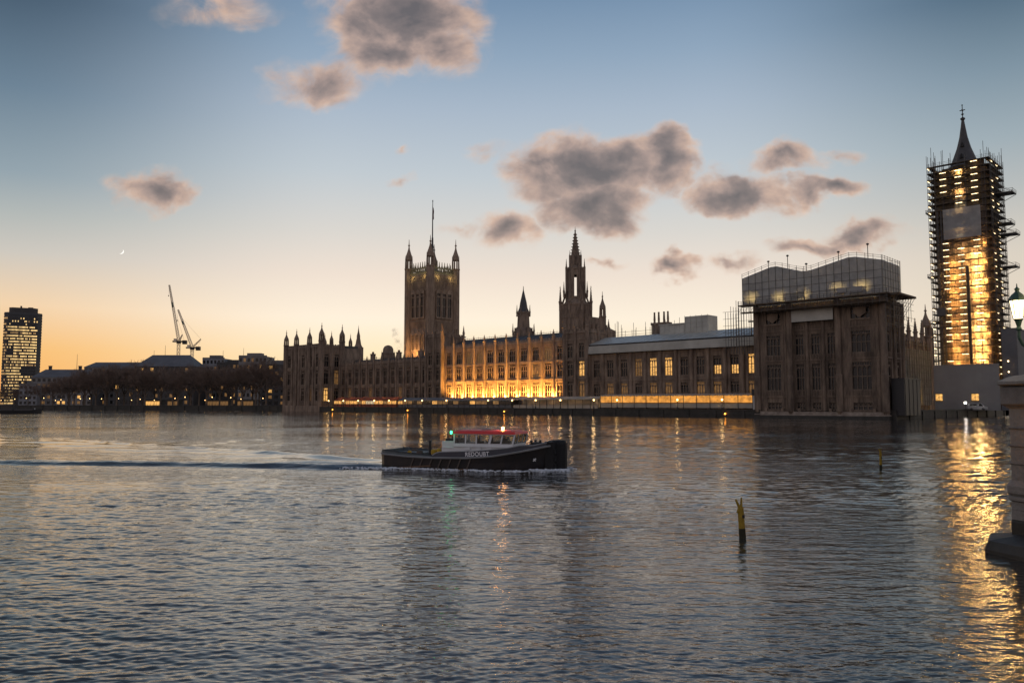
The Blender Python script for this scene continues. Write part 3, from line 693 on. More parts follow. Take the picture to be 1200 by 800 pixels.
# ventilation tower with short spire
T = thing('ventilation_tower', 'small octagonal ventilation tower with short spire above the floodlit block', 'tower', pal(-161, 39, 2.0), PROT)
mb = MB(); octo(mb, 4.0, 15, 31.0, 0, 0, .8); mb.prism(0, 0, [(3.4, 15), (3.4, 31.5)], 8); mb.build('lower_stage', STONE_D, T)
mb = MB()
for k in range(8):
    a = math.pi / 8 + k * math.pi / 4; mb.tube((3.9*math.cos(a), 3.9*math.sin(a), 24), (3.9*math.cos(a), 3.9*math.sin(a), 34.0), .28, n=5)
    mb.tube((4.9*math.cos(a), 4.9*math.sin(a), 22), (4.9*math.cos(a), 4.9*math.sin(a), 31.5), .2, n=5); mb.tube((4.9*math.cos(a), 4.9*math.sin(a), 31.3), (3.0*math.cos(a), 3.0*math.sin(a), 34.2), .2, n=4)
mb.prism(0, 0, [(4.2, 30.9), (3.3, 33.5), (2.9, 34.0), (2.6, 40.0), (2.95, 40.2), (2.95, 40.8)], 8); mb.build('upper_stage', STONE_D, T)
mb = MB(); mb.prism(0, 0, [(2.7, 40.8), (1.9, 42.6), (1.5, 45.0), (.7, 48.3), (.2, 50.4), (.1, 52.0), (0, 52.2)], 8); mb.build('spire', LEAD, T)
for k in range(8): a = math.pi / 8 + k * math.pi / 4; link('pinnacle', pmC, T, (3.0*math.cos(a), 3.0*math.sin(a), 39.0)); link('pinnacle', pmC, T, (4.9*math.cos(a), 4.9*math.sin(a), 31.0))
# small ventilation turret over the south wing
T = thing('ventilation_turret', 'stout pointed ventilation turret rising over the dark left wing', 'turret', pal(-274.5, 34, -6.0), PROT)
mb = MB(); mb.prism(0, 0, [(3.4, 10), (3.4, 27), (2.4, 30), (2.3, 37.5), (2.6, 37.8), (2.5, 38.4), (1.5, 40.5), (1.1, 43.0), (.95, 43.2), (.9, 45), (.4, 47), (.15, 49), (0, 51)], 8)
for k in range(8): a = math.pi / 8 + k * math.pi / 4; mb.tube((2.5*math.cos(a), 2.5*math.sin(a), 27), (2.5*math.cos(a), 2.5*math.sin(a), 39), .2, n=5)
mb.build('turret_shaft', STONE_D, T)
for sx, sy in ((-6, -2), (6, -2), (8.5, 2), (16, 0)): link('pinnacle', pinnacle_mesh(.7, 12, STONE_D), T, (sx, sy, 22))
T = thing('ventilation_turret', 'round topped stone ventilator standing on the left wing roof', 'ventilator', pal(-233.1, 22, -1.0), PROT)
mb = MB(); mb.prism(0, 0, [(3.0, 12), (3.0, 28), (3.2, 28.2), (3.2, 28.8), (2.6, 29), (2.5, 30.6), (1.8, 31.8), (.6, 32.3), (0, 32.4)], 8); mb.build('turret_shaft', STONE_D, T)
for k in range(8): a = k * math.pi / 4; link('pinnacle', pinnacle_mesh(.3, 5, STONE_D), T, (3.1*math.cos(a), 3.1*math.sin(a), 25))
# ------------------------------------------------------------------ scaffold enclosure over the near pavilion
T = thing('scaffold_enclosure', 'white sheeted scaffold enclosure with two humped roofs glowing from inside', 'scaffold', pal(-37, -2.6, 0), PROT)
prof = [(0, 31.6), (0, 39.2), (8.6, 41.5), (10.4, 41.5), (17.4, 39.3), (19.6, 39.3), (29.6, 41.5), (31.5, 41.45), (38, 39.9), (38, 31.6)]
DE = 13.0
mb = MB(); mb.extrude_xz(prof, 0, .08)
mb.build('front_sheet', SHEET, T)
rs = random.Random(4)
for k in range(9):
    x = rs.choice(range(1, 17)) * 2 + .05; z = rs.choice((32.0, 33.55, 35.55)); q = MB(); q.box(x, x + 1.9 * rs.choice((1, 2)), -.03, -.004, z, z + rs.uniform(1.7, 1.95)); q.build('patch_sheet', SHEET2, T)
mb = MB()
for (xa, za), (xb, zb) in zip(prof[1:-1], prof[2:-1]): 
    mb.poly([(xa, .09, za), (xb, .09, zb), (xb, DE, zb), (xa, DE, za)]); mb.poly([(xa, .09, za - .1), (xa, DE, za - .1), (xb, DE, zb - .1), (xb, .09, zb - .1)])
mb.build('roof_sheet', SHEET, T)
mb = MB(); mb.box(37.9, 38, .1, DE, 31.9, 39.8); mb.box(0, .1, .1, DE, 31.9, 39); mb.box(0, 38, DE, DE + .1, 31.9, 39.0); mb.build('side_sheet', SHEET, T)
def ztop(x):
    for (xa, za), (xb, zb) in zip(prof[1:-1], prof[2:-1]):
        if xa <= x <= xb and xb > xa: return za + (zb - za) * (x - xa) / (xb - xa)
    return 39
mb = MB(); k = 0
for i in range(20):                                        # frame lines pressed against the sheeting and the roof rail
    x = i * 2.0; mb.tube((x, -.12, 31), (x, -.12, ztop(x) + 1.3), .06, n=4); mb.tube((x, DE, 31), (x, DE, ztop(x) + 1.3), .05, n=4)
for z in (33.5, 35.5, 37.5): mb.tube((0, -.12, z), (38, -.12, z), .05, n=4)
for i in range(19):
    x = i * 2.0
    for dz_ in (.6, 1.1): mb.tube((x, -.12, ztop(x) + dz_), (x + 2, -.12, ztop(min(38, x + 2)) + dz_), .05, n=4); mb.tube((x, DE, ztop(x) + dz_), (x + 2, DE, ztop(min(38, x + 2)) + dz_), .05, n=4)
for j in range(8):
    y = j * DE / 7; mb.tube((38.15, y, 31), (38.15, y, 41.2), .06, n=4)
for z in (33.5, 35.5, 37.5, 40.5, 41.0): mb.tube((38.15, 0, z), (38.15, DE, z), .05, n=4)
mb.build('scaffold_frame', STEEL, T)
mb = MB()
for x, h in ((7, 2.2), (12.6, 3.4), (17.8, 2.0), (26.5, 2.6), (34, 3.6)):
    mb.tube((x, 2, ztop(x)), (x, 2, ztop(x) + h), .10, n=5); mb.prism(x, 2, [(.3, ztop(x) + h), (.38, ztop(x) + h + .3), (0, ztop(x) + h + .5)], 6)
mb.build('roof_vent', DARKM, T)
for x, wv in ((2.8, 2.6), (11.0, 2.4), (17.5, 2.2), (26.8, 2.2), (33.0, 2.4)):
    d = bpy.data.lights.new('inside_lamp', 'AREA'); d.shape = 'RECTANGLE'; d.size = wv; d.size_y = .8; d.energy = 420; d.spread = R(95); d.color = (1.0, .68, .26)
    o = bpy.data.objects.new('inside_lamp', d); C.objects.link(o); o.parent = T; o.location = (x, 1.5, 33.0 + .35 * math.sin(x)); o.rotation_euler = (R(-100), 0, 0)
mb = MB(); mb.box(26.8, 29.2, -.45, -.20, 32.4, 33.7); mb.box(30.0, 33.2, -.45, -.20, 32.2, 33.7); mb.build('notice_board', HOARD, T)
# working decks hanging round the top of the pavilion
T = thing('access_scaffold', 'dark scaffold decks and poles round the top of the near pavilion', 'scaffold', pal(-37, -2.6, 0), PROT)
mb = MB(); mb.box(-1, 39.5, -1.0, 1.9, 31.2, 31.55); mb.box(36.8, 41.5, 1.0, 14, 31.0, 31.5); mb.box(-.5, 39, -.6, 1.8, 29.3, 29.5)
mb.build('deck', BOARD, T)
mb = MB()
for i in range(24): x = -1 + i * 1.75; mb.tube((x, -.9, 29.0), (x, -.9, 32.6), .06, n=4); mb.tube((x, -.9, 29.3), (x + 1.75, -.9, 31.3), .04, n=4)
for z in (29.6, 30.2, 30.7, 32.0, 32.5): mb.tube((-1, -.9, z), (39.5, -.9, z), .05, n=4)
for i in range(8):
    y = 1 + i * 1.8; mb.tube((38.2, y, 18), (38.2, y, 31.2), .08, n=4); mb.tube((40.2, y, 25), (40.2, y, 31.2), .06, n=4); mb.tube((38.2, y, 26), (41.2, y, 31.0), .06, n=4)
for z in (24, 26, 28, 29.6): mb.tube((38.2, 1, z), (38.2, 16, z), .06, n=4); mb.tube((40.2, 1, z), (40.2, 16, z), .05, n=4)
for i in range(6):
    for j in range(3): mb.tube((-1.8 - j * 1.7, i * 1.5 - .5, 18), (-1.8 - j * 1.7, i * 1.5 - .5, 33 - j * 1.5), .07, n=4)
for z in (20, 22, 24, 26, 28, 30): mb.tube((-6, -.5, z), (-1, -.5, z), .06, n=4); mb.tube((-6, 7, z), (-1, 7, z), .06, n=4)
mb.build('scaffold_frame', STEEL, T)
for x0_, x1_ in ((12.2, 24.5),):
    q = MB(); q.box(x0_, x1_, -.10, 0, 26.0, 29.1); q.build('debris_net', SHEETR, T, (0, 2.2, 0))
# thin mast standing at the wing roof
T = thing('scaffold_mast', 'thin pole standing above the roof left of the white enclosure', 'pole', pal(-40, 8, 24), PROT)
mb = MB(); mb.prism(0, 0, [(.16, 0), (.10, 9), (.06, 15.5)], 6); mb.box(-.8, .8, -.3, .3, 3.8, 4.2); mb.build('mast', STEEL, T)
T = thing('palace_turret', 'small pointed turret left of the white scaffold enclosure', 'turret', pal(-40.5, 14, 15), PROT)
link('pinnacle', pinnacle_mesh(1.3, 17, STONE_D), T, (0, 0, 4)); q = MB(); q.box(-1.6, 1.6, -1.6, 1.6, 0, 9); q.build('turret_base', STONE_D, T)
# netted screens beside the pavilion
T = thing('netted_scaffold', 'scaffold hung with pale debris netting lit from within beside the pavilion', 'scaffold', pal(-2.6, 14.5, 1.2), PROT)
mb = MB(); mb.box(0, .05, 0, 31, 2.2, 18.0); mb.build('debris_net', NET, T)
mb = MB()
for i in range(16): y = i * 2.0; mb.tube((.16, y, 0), (.16, y, 20.5), .07, n=4)
for i in range(10): mb.tube((.16, 0, 1.5 + 2*i), (.16, 31, 1.5 + 2*i), .06, n=4)
mb.build('scaffold_frame', STEEL, T)
for y, e in ((6, 160), (14, 320), (21, 460), (28, 420)): point('inside_lamp', T, (-.8, y, 4.0), e * 2.0, (1, .62, .25), .3)
T = thing('site_enclosure', 'black boarded site enclosure at the foot of the pavilion end wall', 'site cabin', pal(0.9, 1.5, 1.0), PROT)
mb = MB(); mb.box(0, 3, 0, 12, 0, 9.0); mb.box(-.2, 3.2, -.2, 12.2, 9.0, 9.3)
for k in range(4): mb.box(3.0, 3.1, .5 + 3*k, .7 + 3*k, 0, 9)
mb.build('enclosure', DARKM, T)

# ------------------------------------------------------------------ clock tower wrapped in lit scaffold
BX, BY = 2.2, 71.6
T = thing('clock_tower', 'tall stone clock tower with dark pointed spire hidden inside scaffolding', 'tower', pal(BX, BY, 2.0), PROT)
mb = MB(); mb.box(-6.1, 6.1, -6.1, 6.1, 0, 56)
for rot in (0, R(90), R(180), R(270)):
    mb.at(0, 0, rot)
    for k in range(8): x = -5.6 + k * 1.6; mb.box(x - .22, x + .22, -6.4, -6.101, 2, 55)
    for z in (12, 24, 36, 48, 55): mb.box(-6.3, 6.3, -6.55, -6.102, z, z + .6)
    mb.prism(-6.1, -6.1, [(.9, 0), (.9, 57)], 8)
mb.at(); mb.box(-6.9, 6.9, -6.9, 6.9, 56, 66); mb.prism(0, 0, [(9.6, 66), (9.4, 69), (7.2, 72), (5.4, 76)], 4, rot=math.pi / 4)
mb.build('shaft', STONE, T)
for rot in (0, R(90)):
    f_ = MB(); f_.at(0, 0, rot)
    n = 32
    f_.tube((0, -6.95, 62), (0, -7.15, 62), 3.5, n=32); 
    f_.build('clock_face', mat('clock_dial', (.55, .53, .45), .5), T)
mb = MB(); mb.prism(0, 0, [(5.6, 74), (4.5, 77), (3.3, 80), (2.05, 83.5), (1.2, 87), (.68, 90.5), (.4, 92.6), (.7, 92.9), (.7, 93.3), (.25, 93.6)], 8, rot=math.pi / 8)
for k in range(4): 
    a = k * math.pi / 2
    for z, r_ in ((79.5, 3.2), (83.5, 1.8)): mb.extrude_xz([(-.5, z), (.5, z), (0, z + 1.6)], -r_ - .5, -r_ + .2)
mb.build('spire', LEAD, T)
mb = MB(); mb.prism(0, 0, [(.16, 93.4), (.11, 97.8)], 6); mb.box(-.8, .8, -.08, .08, 95.8, 96.05); mb.box(-.08, .08, -.8, .8, 95.8, 96.05)
mb.prism(0, 0, [(0, 94.2), (.5, 94.6), (0, 95)], 6); mb.prism(0, 0, [(0, 97.3), (.3, 97.6), (0, 97.9)], 6); mb.build('finial', LEAD, T)

S = thing('tower_scaffold', 'lift upon lift of scaffolding strung with bright work lights round the clock tower', 'scaffold', pal(BX, BY, 2.0), PROT)
rr = random.Random(11); HW = 8.75; Z0, Z1 = 1.0, 78.2; LIFT = 2.05
lifts = [Z0 + 2 + LIFT * k for k in range(int((Z1 - Z0 - 2) / LIFT) + 1)]
mb = MB()
for rot in (0, R(90), R(180), R(270)):
    mb.at(0, 0, rot)
    for k in range(9):
        x = -HW + 2 * HW * k / 8
        for yy_ in (-HW, -HW + 1.4): mb.tube((x, yy_, Z0), (x, yy_, Z1 + rr.choice((.5, .8, 1.4, 2.5)) + (2.5 if rr.random() < .25 else 0)), .075, n=4)
    for z in lifts:
        for dz_ in (0, .55, 1.05): mb.tube((-HW, -HW, z + dz_), (HW, -HW, z + dz_), .045 if dz_ else .06, n=3)
        mb.tube((-HW, -HW + 1.4, z), (HW, -HW + 1.4, z), .05, n=3)
    for k, z in enumerate(lifts[:-2:2]):
        for x in (-HW, 0): 
            if (k + (x == 0)) % 2: mb.tube((x, -HW, z), (x + HW, -HW, z + 2*LIFT), .05, n=3)
            else: mb.tube((x + HW, -HW, z), (x, -HW, z + 2*LIFT), .05, n=3)
mb.build('scaffold_frame', STEEL, S)
dk = MB()
for rot in (0, R(90), R(180), R(270)):
    dk.at(0, 0, rot); dk.box(-HW, HW - 1.4, -HW, -HW + 1.3, -.07, 0); dk.box(-HW, HW, -HW - .03, -HW, 0, .18)
dm = dk.mesh('deck', BOARD)
for z in lifts: link('deck', dm, S, (0, 0, z))
# work lights: one fluorescent tube per bay and lift
tb = MB(); tb.tube((-.9, 0, 0), (.9, 0, 0), .085, n=6); tbm = tb.mesh('work_light', TUBE)
spots = []
for li, z in enumerate(lifts):
    zl = z + 1.72
    if zl > Z1: continue
    for x in (-4.3, 0.0, 4.5):
        if 52.5 < z < 61: continue                       # behind the big sheet
        if z > 61 and x == -4.3 and rr.random() < .5: continue
        if rr.random() < (.12 if z < 50 else .25): continue
        spots.append(((x, -HW + .35, zl), 0))
    for y in (-4.5, 2.0): 
        if rr.random() < .75: spots.append(((HW - .35, y, zl), R(90)))
    if rr.random() < .6: spots.append(((-HW + .2, -HW + .8, zl), R(90)))
spots.sort(key=lambda s: (s[1] != 0, -s[0][2]))
for p, a in spots[:100]: link('work_light', tbm, S, p, a)
if len(spots) > 100:
    q = MB()
    for p, a in spots[100:]: q.at(p[0], p[1], a); q.tube((-.9, 0, p[2]), (.9, 0, p[2]), .085, n=6)
    struct(q.build('work_light', TUBE, S), 'stuff')
for z in np.arange(5, 46, 4.5): 
    point('work_glow', S, (-2.5, -HW + 1.0, float(z)), 720, (1, .52, .14), .4); point('work_glow', S, (3.5, -HW + 1.0, float(z) + 2), 1700, (1, .60, .20), .4)
for z in np.arange(50, 78, 6.0): point('work_glow', S, (0, -7.6, float(z)), 520, (1, .62, .24), .3); point('work_glow', S, (6.7, 0, float(z)), 420, (1, .62, .24), .3)
for z in np.arange(5, 50, 5.5): point('work_glow', S, (6.75, -1, float(z)), 900, (1, .56, .18), .3); point('work_glow', S, (6.3, -HW + 1.1, float(z) + 1.5), 420, (1, .52, .14), .3); point('work_glow', S, (-6.3, -6.7, float(z) + 2), 650, (1, .62, .24), .3)
for rot in (0, R(90), R(180), R(270)):
    NB = [MB().at(0, 0, rot) for _ in range(5)]
    y_ = -HW + 1.5
    for ci, (xa, xb) in enumerate(((-HW + 1.5, -4.9), (-4.9, -1.6), (-1.6, 1.7), (1.7, 4.9), (4.9, HW - 1.5))):
        za = Z0 + 1.5 if (rot != 0 or ci == 0) else (63.0 if ci in (1, 3, 4) else 70.0)
        NB[ci].box(xa + .03, xb - .03, y_, y_ + .03, za, 75.5 + ci * .4)
    for q in NB: q.build('debris_net', NETB, S)
# sheet over the clock dial, hoist mast, loading platforms
mb = MB(); mb.box(-4.6, 5.9, -HW - .16, -HW - .10, 53.0, 62.5); mb.build('dial_sheet', SHEET, S)
mb = MB()
for x in (-5.9, -4.9): mb.tube((x, -HW - .5, Z0), (x, -HW - .5, 62), .11, n=4); mb.tube((x, -HW - 1.4, Z0), (x, -HW - 1.4, 62), .11, n=4)
for k in range(40): z = Z0 + 1.5 * k; mb.tube((-5.9, -HW - .5, z), (-4.9, -HW - .5, z + 1.5), .06, n=3); mb.tube((-5.9, -HW - 1.4, z), (-4.9, -HW - 1.4, z + 1.5), .06, n=3); mb.tube((-5.9, -HW - .5, z), (-5.9, -HW - 1.4, z + 1.5), .05, n=3)
mb.box(-6.6, -4.2, -HW - 2.6, -HW - 1.45, 29, 31.5)
mb.build('hoist_mast', STEEL, S)
mb = MB(); mb.box(1.3, 2.1, -HW - .40, -HW - .20, 12, 44)
mb.build('rubbish_chute', DARKM, S)
def platform(name, side, z, ln):
    q = MB()
    y0 = -2.5
    s = 1 if side > 0 else -1; x0 = s * HW
    q.box(min(x0, x0 + s*ln), max(x0, x0 + s*ln), y0, y0 + 5, z, z + .25)
    for yy_ in (y0, y0 + 5): q.tube((x0, yy_, z - 2.2), (x0 + s*ln, yy_, z), .10, n=4); q.tube((x0, yy_, z + 3.4), (x0 + s*ln, yy_, z + .2), .07, n=4); q.tube((x0 + s*ln, yy_, z), (x0 + s*ln, yy_, z + 1.2), .06, n=4)
    for dz_ in (.5, 1.1): q.tube((x0 + s*ln, y0, z + dz_), (x0 + s*ln, y0 + 5, z + dz_), .06, n=4); q.tube((x0, y0, z + dz_), (x0 + s*ln, y0, z + dz_), .06, n=4)
    q.build(name, STEEL, S)
for z, ln in ((66.5, 4.5), (57.0, 3.8), (53.6, 5.0), (43.5, 4.5)): platform('loading_platform', 1, z, ln)
for z, ln in ((63.5, 2.6), (42.5, 2.8), (27.5, 3.0)): platform('loading_platform', -1, z, ln)
# lower side gantry to the left of the scaffold
mb = MB()
for x in (-10.5, -9.2): 
    for y in (-8.5, -3): mb.tube((x, y, 1), (x, y, 26), .16, n=4)
for k in range(6): z = 2 + 4*k; mb.tube((-10.5, -8.5, z), (-9.2, -8.5, z + 4), .10, n=4); mb.tube((-10.5, -8.5, z), (-8.75, -8.5, z), .12, n=4); mb.box(-10.6, -8.8, -8.6, -3, z + 1, z + 1.15)
mb.build('gantry', STEEL, S)
# hoardings
T = thing('site_hoarding', 'pale grey site hoarding wall across the foot of the scaffolded tower', 'hoarding', pal(BX, BY, 1.9), PROT)
mb = MB(); mb.box(-10.2, 9.6, -12.3, -12.0, 0, 13.4); mb.box(-10.4, 9.7, -12.45, -11.9, 13.4, 13.8)
for k in range(10): mb.box(-10.2 + 2.2*k, -10.1 + 2.2*k, -12.36, -12.301, 0, 13.4)
mb.box(-10.2, -9.9, -11.99, 9, 0, 13.4)
mb.build('hoarding_panel', HOARD, T)
for x in (-6.8, 3.1):
    q = MB(); q.box(-.95, .95, -.05, 0, 0, 2.0); lw_ = q.build('lit_window', WLIT, T, (x, -12.36, 2.9)); q = MB(); q.box(-1.1, 1.1, -.06, .0, -.15, -.01); q.box(-1.1, 1.1, -.06, 0, 2.01, 2.15); q.box(-.04, .04, -.09, -.051, 0, 2); q.build('window_frame', DARKM, lw_, (0, -.01, 0))
T = thing('site_hoarding', 'taller dark grey boarded hoist enclosure right of the lit scaffold', 'hoarding', pal(BX + 10.0, BY, 1.9), PROT)
mb = MB(); mb.box(-.2, 3.8, -8.6, 9.0, 0, 24.0); mb.box(-.3, 3.9, -8.7, 9.1, 24.0, 24.3); mb.box(-.2, 3.0, -11.9, -8.61, 0, 9.0)
for k in range(12): mb.box(-.2, 3.8, -8.64, -8.601, 2*k, 2*k + .06); mb.box(3.801, 3.84, -8.6, 9, 2*k, 2*k + .06)
mb.build('enclosure', mat('grey_board', (.17, .17, .175), .7, .2, .3), T)
q = MB()
for z in (11.2, 14.4, 6.2): q.box(1.2, 1.5, -8.75, -8.66, z, z + .3)
q.build('bulkhead_lamp', LAMPG, T)
# site vehicles and shrubs at the foot of the hoarding
WH = mat('white_panel', (.55, .55, .53), .5, .15)
T = thing('site_van', 'small pale van parked in front of the grey hoarding with bright lamp beside it', 'van', pal(7.0, 54.5, 2.0), PROT + R(8))
mb = MB(); mb.extrude_xz([(-2.4, .35), (2.4, .35), (2.4, 1.0), (1.6, 1.15), (1.0, 1.95), (-2.4, 1.95)], -.9, .9); mb.build('body', WH, T)
mb = MB(); mb.extrude_xz([(1.52, 1.2), (1.0, 1.85), (.4, 1.85), (.4, 1.2)], -.93, -.905); mb.box(-2.0, -.1, -.93, -.905, 1.25, 1.8); mb.build('window', GLASS, T)
for x in (-1.5, 1.5):
    for y in (-.8, .8): q = MB(); q.tube((0, -.1, 0), (0, .1, 0), .34, n=14); q.build('wheel', DARKM, T, (x, y, .34))
T = thing('site_lamp', 'bright white floodlamp on a short post by the quay near the tower', 'lamp', pal(5.0, 50.0, 2.0), PROT)
q = MB(); q.tube((0, 0, 0), (0, 0, 1.9), .06, n=6); q.box(-.3, .3, -.15, .15, 1.9, 2.0); q.build('post', DARKM, T); q = MB(); q.box(-.28, .28, -.19, -.151, 1.92, 2.35); q.build('lens', lit('white_lens', (1, .95, .85), 30), T); point('lamp_light', T, (0, -.5, 2.2), 120, (1, .92, .8), .1)

# ------------------------------------------------------------------ river terrace: marquees, lamps, floodlights
REDC = mat('rose_awning', (.42, .16, .11), .7, .2, .3, transl=.5)
WHC = mat('cream_canvas', (.62, .58, .5), .7, .15, .3, transl=.35)
GLOWC = lit('glowing_canvas', (1.0, .40, .06), .95, .7, .45)
def marquee(label, x0, x1, z0, z1, zr, roofm, wallm, y0=1.5, y1=7.0, gl=None, bay=3.2):
    T = thing('marquee', label, 'marquee', pal(x0, 0, 2.0), PROT, 'marquees along the river terrace')
    L_ = x1 - x0; mb = MB(); n = max(1, int(round(L_ / bay)))
    mb.extrude_xz([(0, z1), (L_, z1), (L_, z1 + .12), (0, z1 + .12)], y0 - .25, y0); mb.poly([(0, y0 - .2, z1 + .13), (L_, y0 - .2, z1 + .13), (L_, (y0 + y1)/2, zr), (0, (y0 + y1)/2, zr)]); mb.poly([(L_, y1, z1), (0, y1, z1), (0, (y0 + y1)/2, zr), (L_, (y0 + y1)/2, zr)])
    for k in range(n * 2): mb.extrude_xz([(L_*k/(2*n), z1 + .1), (L_*(k + .5)/(2*n), z1 - .28), (L_*(k + 1)/(2*n), z1 + .1)], y0 - .30, y0 - .26)
    mb.build('canopy', roofm, T)
    mb = MB()
    for k in range(n + 1): x = L_ * k / n; mb.box(x - .06, x + .06, y0 - .06, y0 + .06, z0 - 1, z1)
    mb.box(0, L_, y0 - .03, y0 + .03, z0 + .9, z0 + .98); mb.build('frame', DARKM, T)
    if wallm:
        mb = MB(); mb.box(0, L_, y1 - .1, y1, z0, z1); mb.box(0, L_, y0 + .1, y0 + .16, z0 - .6, z0 + .75); mb.build('side_panel', wallm, T)
    if gl:
        for k in range(n):
            q = MB(); q.box(L_*k/n + .12, L_*(k + 1)/n - .12, y0 + .02, y0 + .05, z0 + 1.0, z1 - .12); q.build('lit_panel', gl[k % len(gl)], T)
    return T, L_
INL = lit('marquee_glow', (1, .48, .12), 1.2, 1.2, .25); IND = lit('marquee_dim_glow', (1, .5, .16), .25, 1.2, .3); INW = lit('marquee_pale_glow', (1, .75, .45), .8, 1.2, .3)
T, L_ = marquee('long rose awning with warm lit bays below the dark left wing', -247, -200, .6, 3.1, 4.6, REDC, REDC, gl=[INL, INL, IND, INL, INL, INL, IND, INL, INW, INW])
for k in range(6): point('inside_lamp', T, (3.5 + k*8, 4.0, 2.4), 90, (1, .55, .2), .3)
T, L_ = marquee('grey canvas marquee with a few lit bays left of the floodlit centre', -199, -132, .6, 3.0, 4.2, mat('grey_canvas', (.20, .21, .22), .7), mat('grey_canvas2', (.14, .14, .145), .7), gl=[INL, IND, IND, GLASS, IND, GLASS, GLASS])
T, L_ = marquee('cream canvas marquee open at the front below the right end of the floodlit block', -131, -92, .6, 3.3, 4.3, WHC, WHC, gl=None)
for k in range(4): point('inside_lamp', T, (5 + k*10, 4.2, 2.2), 60, (1, .6, .3), .3)
T, L_ = marquee('long marquee with glowing orange front panels below the pale roofed wing', -91, -36.8, 1.2, 4.4, 4.9, WHC, WHC, gl=[GLOWC], bay=4.5)
T = thing('white_hut', 'plain white hut with dark flat roof at the right end of the terrace', 'hut', pal(-36.6, 1.2, 2.0), PROT)
q = MB(); q.box(0, 2.6, 0, 3, 0, 4.2); q.build('wall', WH, T); q = MB(); q.box(-.2, 2.8, -.2, 3.2, 4.2, 6.0); q.build('roof', DARKM, T)
# globe lamps along the parapet
lm = MB(); lm.prism(0, 0, [(.28, 0), (.22, .5), (.10, .6), (.08, 2.3), (.2, 2.35), (.2, 2.45)], 8); lpm = lm.mesh('post', DARKM)
gm = MB(); gm.prism(0, 0, [(0, 2.45), (.22, 2.55), (.30, 2.76), (.22, 2.98), (0, 3.08)], 10); glm = gm.mesh('globe', GLOBE)
LAMPX = [-249, -237, -225.5, -213.5, -203, -192, -181, -166, -142.5, -130, -118.5, -107, -92.5, -83, -60.5, -45.5]
for k, x in enumerate(LAMPX):
    lab = 'glowing globe lamp on the river parapet in front of the rose awning' if k < 5 else ('glowing globe lamp on the river parapet below the floodlit centre' if k < 12 else 'glowing globe lamp on the river parapet below the pale roofed wing')
    T = thing('terrace_lamp', lab, 'lamp', pal(x, -.1, 2.25), PROT, ('lamps before the rose awning', 'lamps below the floodlit centre', 'lamps below the pale roofed wing')[0 if k < 5 else 1 if k < 12 else 2])
    link('post', lpm, T); link('globe', glm, T)
    point('lamp_light', T, (0, -.55, 2.8), 50, (1, .6, .22), .3)
# amber marker lights low on the river wall
for x, lab in ((-244, 'small amber marker light on the river wall at the far left of the terrace'), (-189, 'small amber marker light on the river wall below the left end of the floodlit block'), (-133, 'small amber marker light on the river wall below the middle of the floodlit block'), (-44, 'small amber marker light on the river wall below the glowing marquee')):
    T = thing('marker_light', lab, 'marker light', pal(x, -1.2, .75), PROT)
    q = MB(); q.box(-.12, .12, -.1, .55, -.2, 0); q.build('bracket', DARKM, T); q = MB(); q.prism(0, 0, [(0, 0), (.22, .1), (.25, .3), (0, .5)], 8); q.build('lens', AMBER, T)
# floodlights at the foot of the centre block
fm = MB(); fm.box(-.3, .3, -.2, .2, 0, .5); fhm = fm.mesh('housing', DARKM)
fl = MB(); fl.box(-.25, .25, .201, .24, .08, .5); fl.box(-.25, .25, -.15, .19, .501, .53); flm = fl.mesh('lens', lit('floodlight_lens', (1, .72, .3), 25, 3, .9))
for k in range(12):
    x = -179 + k * 66.5 / 11
    T = thing('floodlight', 'squat floodlight shining up a golden buttress of the palace centre', 'floodlight', pal(x, 8.2, 4.6), PROT, 'floodlights along the palace centre')
    link('housing', fhm, T); link('lens', flm, T)
    d = bpy.data.lights.new('flood_beam', 'SPOT'); d.energy = 17000; d.color = (1, .46, .085); d.spot_size = R(150); d.spot_blend = 1.0; d.shadow_soft_size = .25
    o = bpy.data.objects.new('flood_beam', d); C.objects.link(o); o.parent = T; o.location = (0, .0, .75); o.rotation_euler = (R(180 - 22), 0, 0)
# parapet stage lights of the big tower: faint warm wash on its riverside windows
T = thing('tower_washlight', 'small washlight low on the riverside face of the big square tower', 'floodlight', pal(VX, VY - 16, 28), PROT)
q = MB(); q.box(-.4, .4, -.3, .3, -.5, 0); q.build('housing', DARKM, T); point('wash', T, (0, 1.0, 3), 5000, (1, .5, .16), .5)
for dx_, dy_ in ((-5, -11.6), (5, -11.6), (11.6, -5), (11.6, 5)): point('parapet_wash', T, (dx_, 16 + dy_, 48.0), 110, (1, .8, .3), .3)
mb = MB(); mb.box(-1.5, 1.5, -1.5, 1.5, -26, -.5); mb.build('plinth', STONE_D, T)
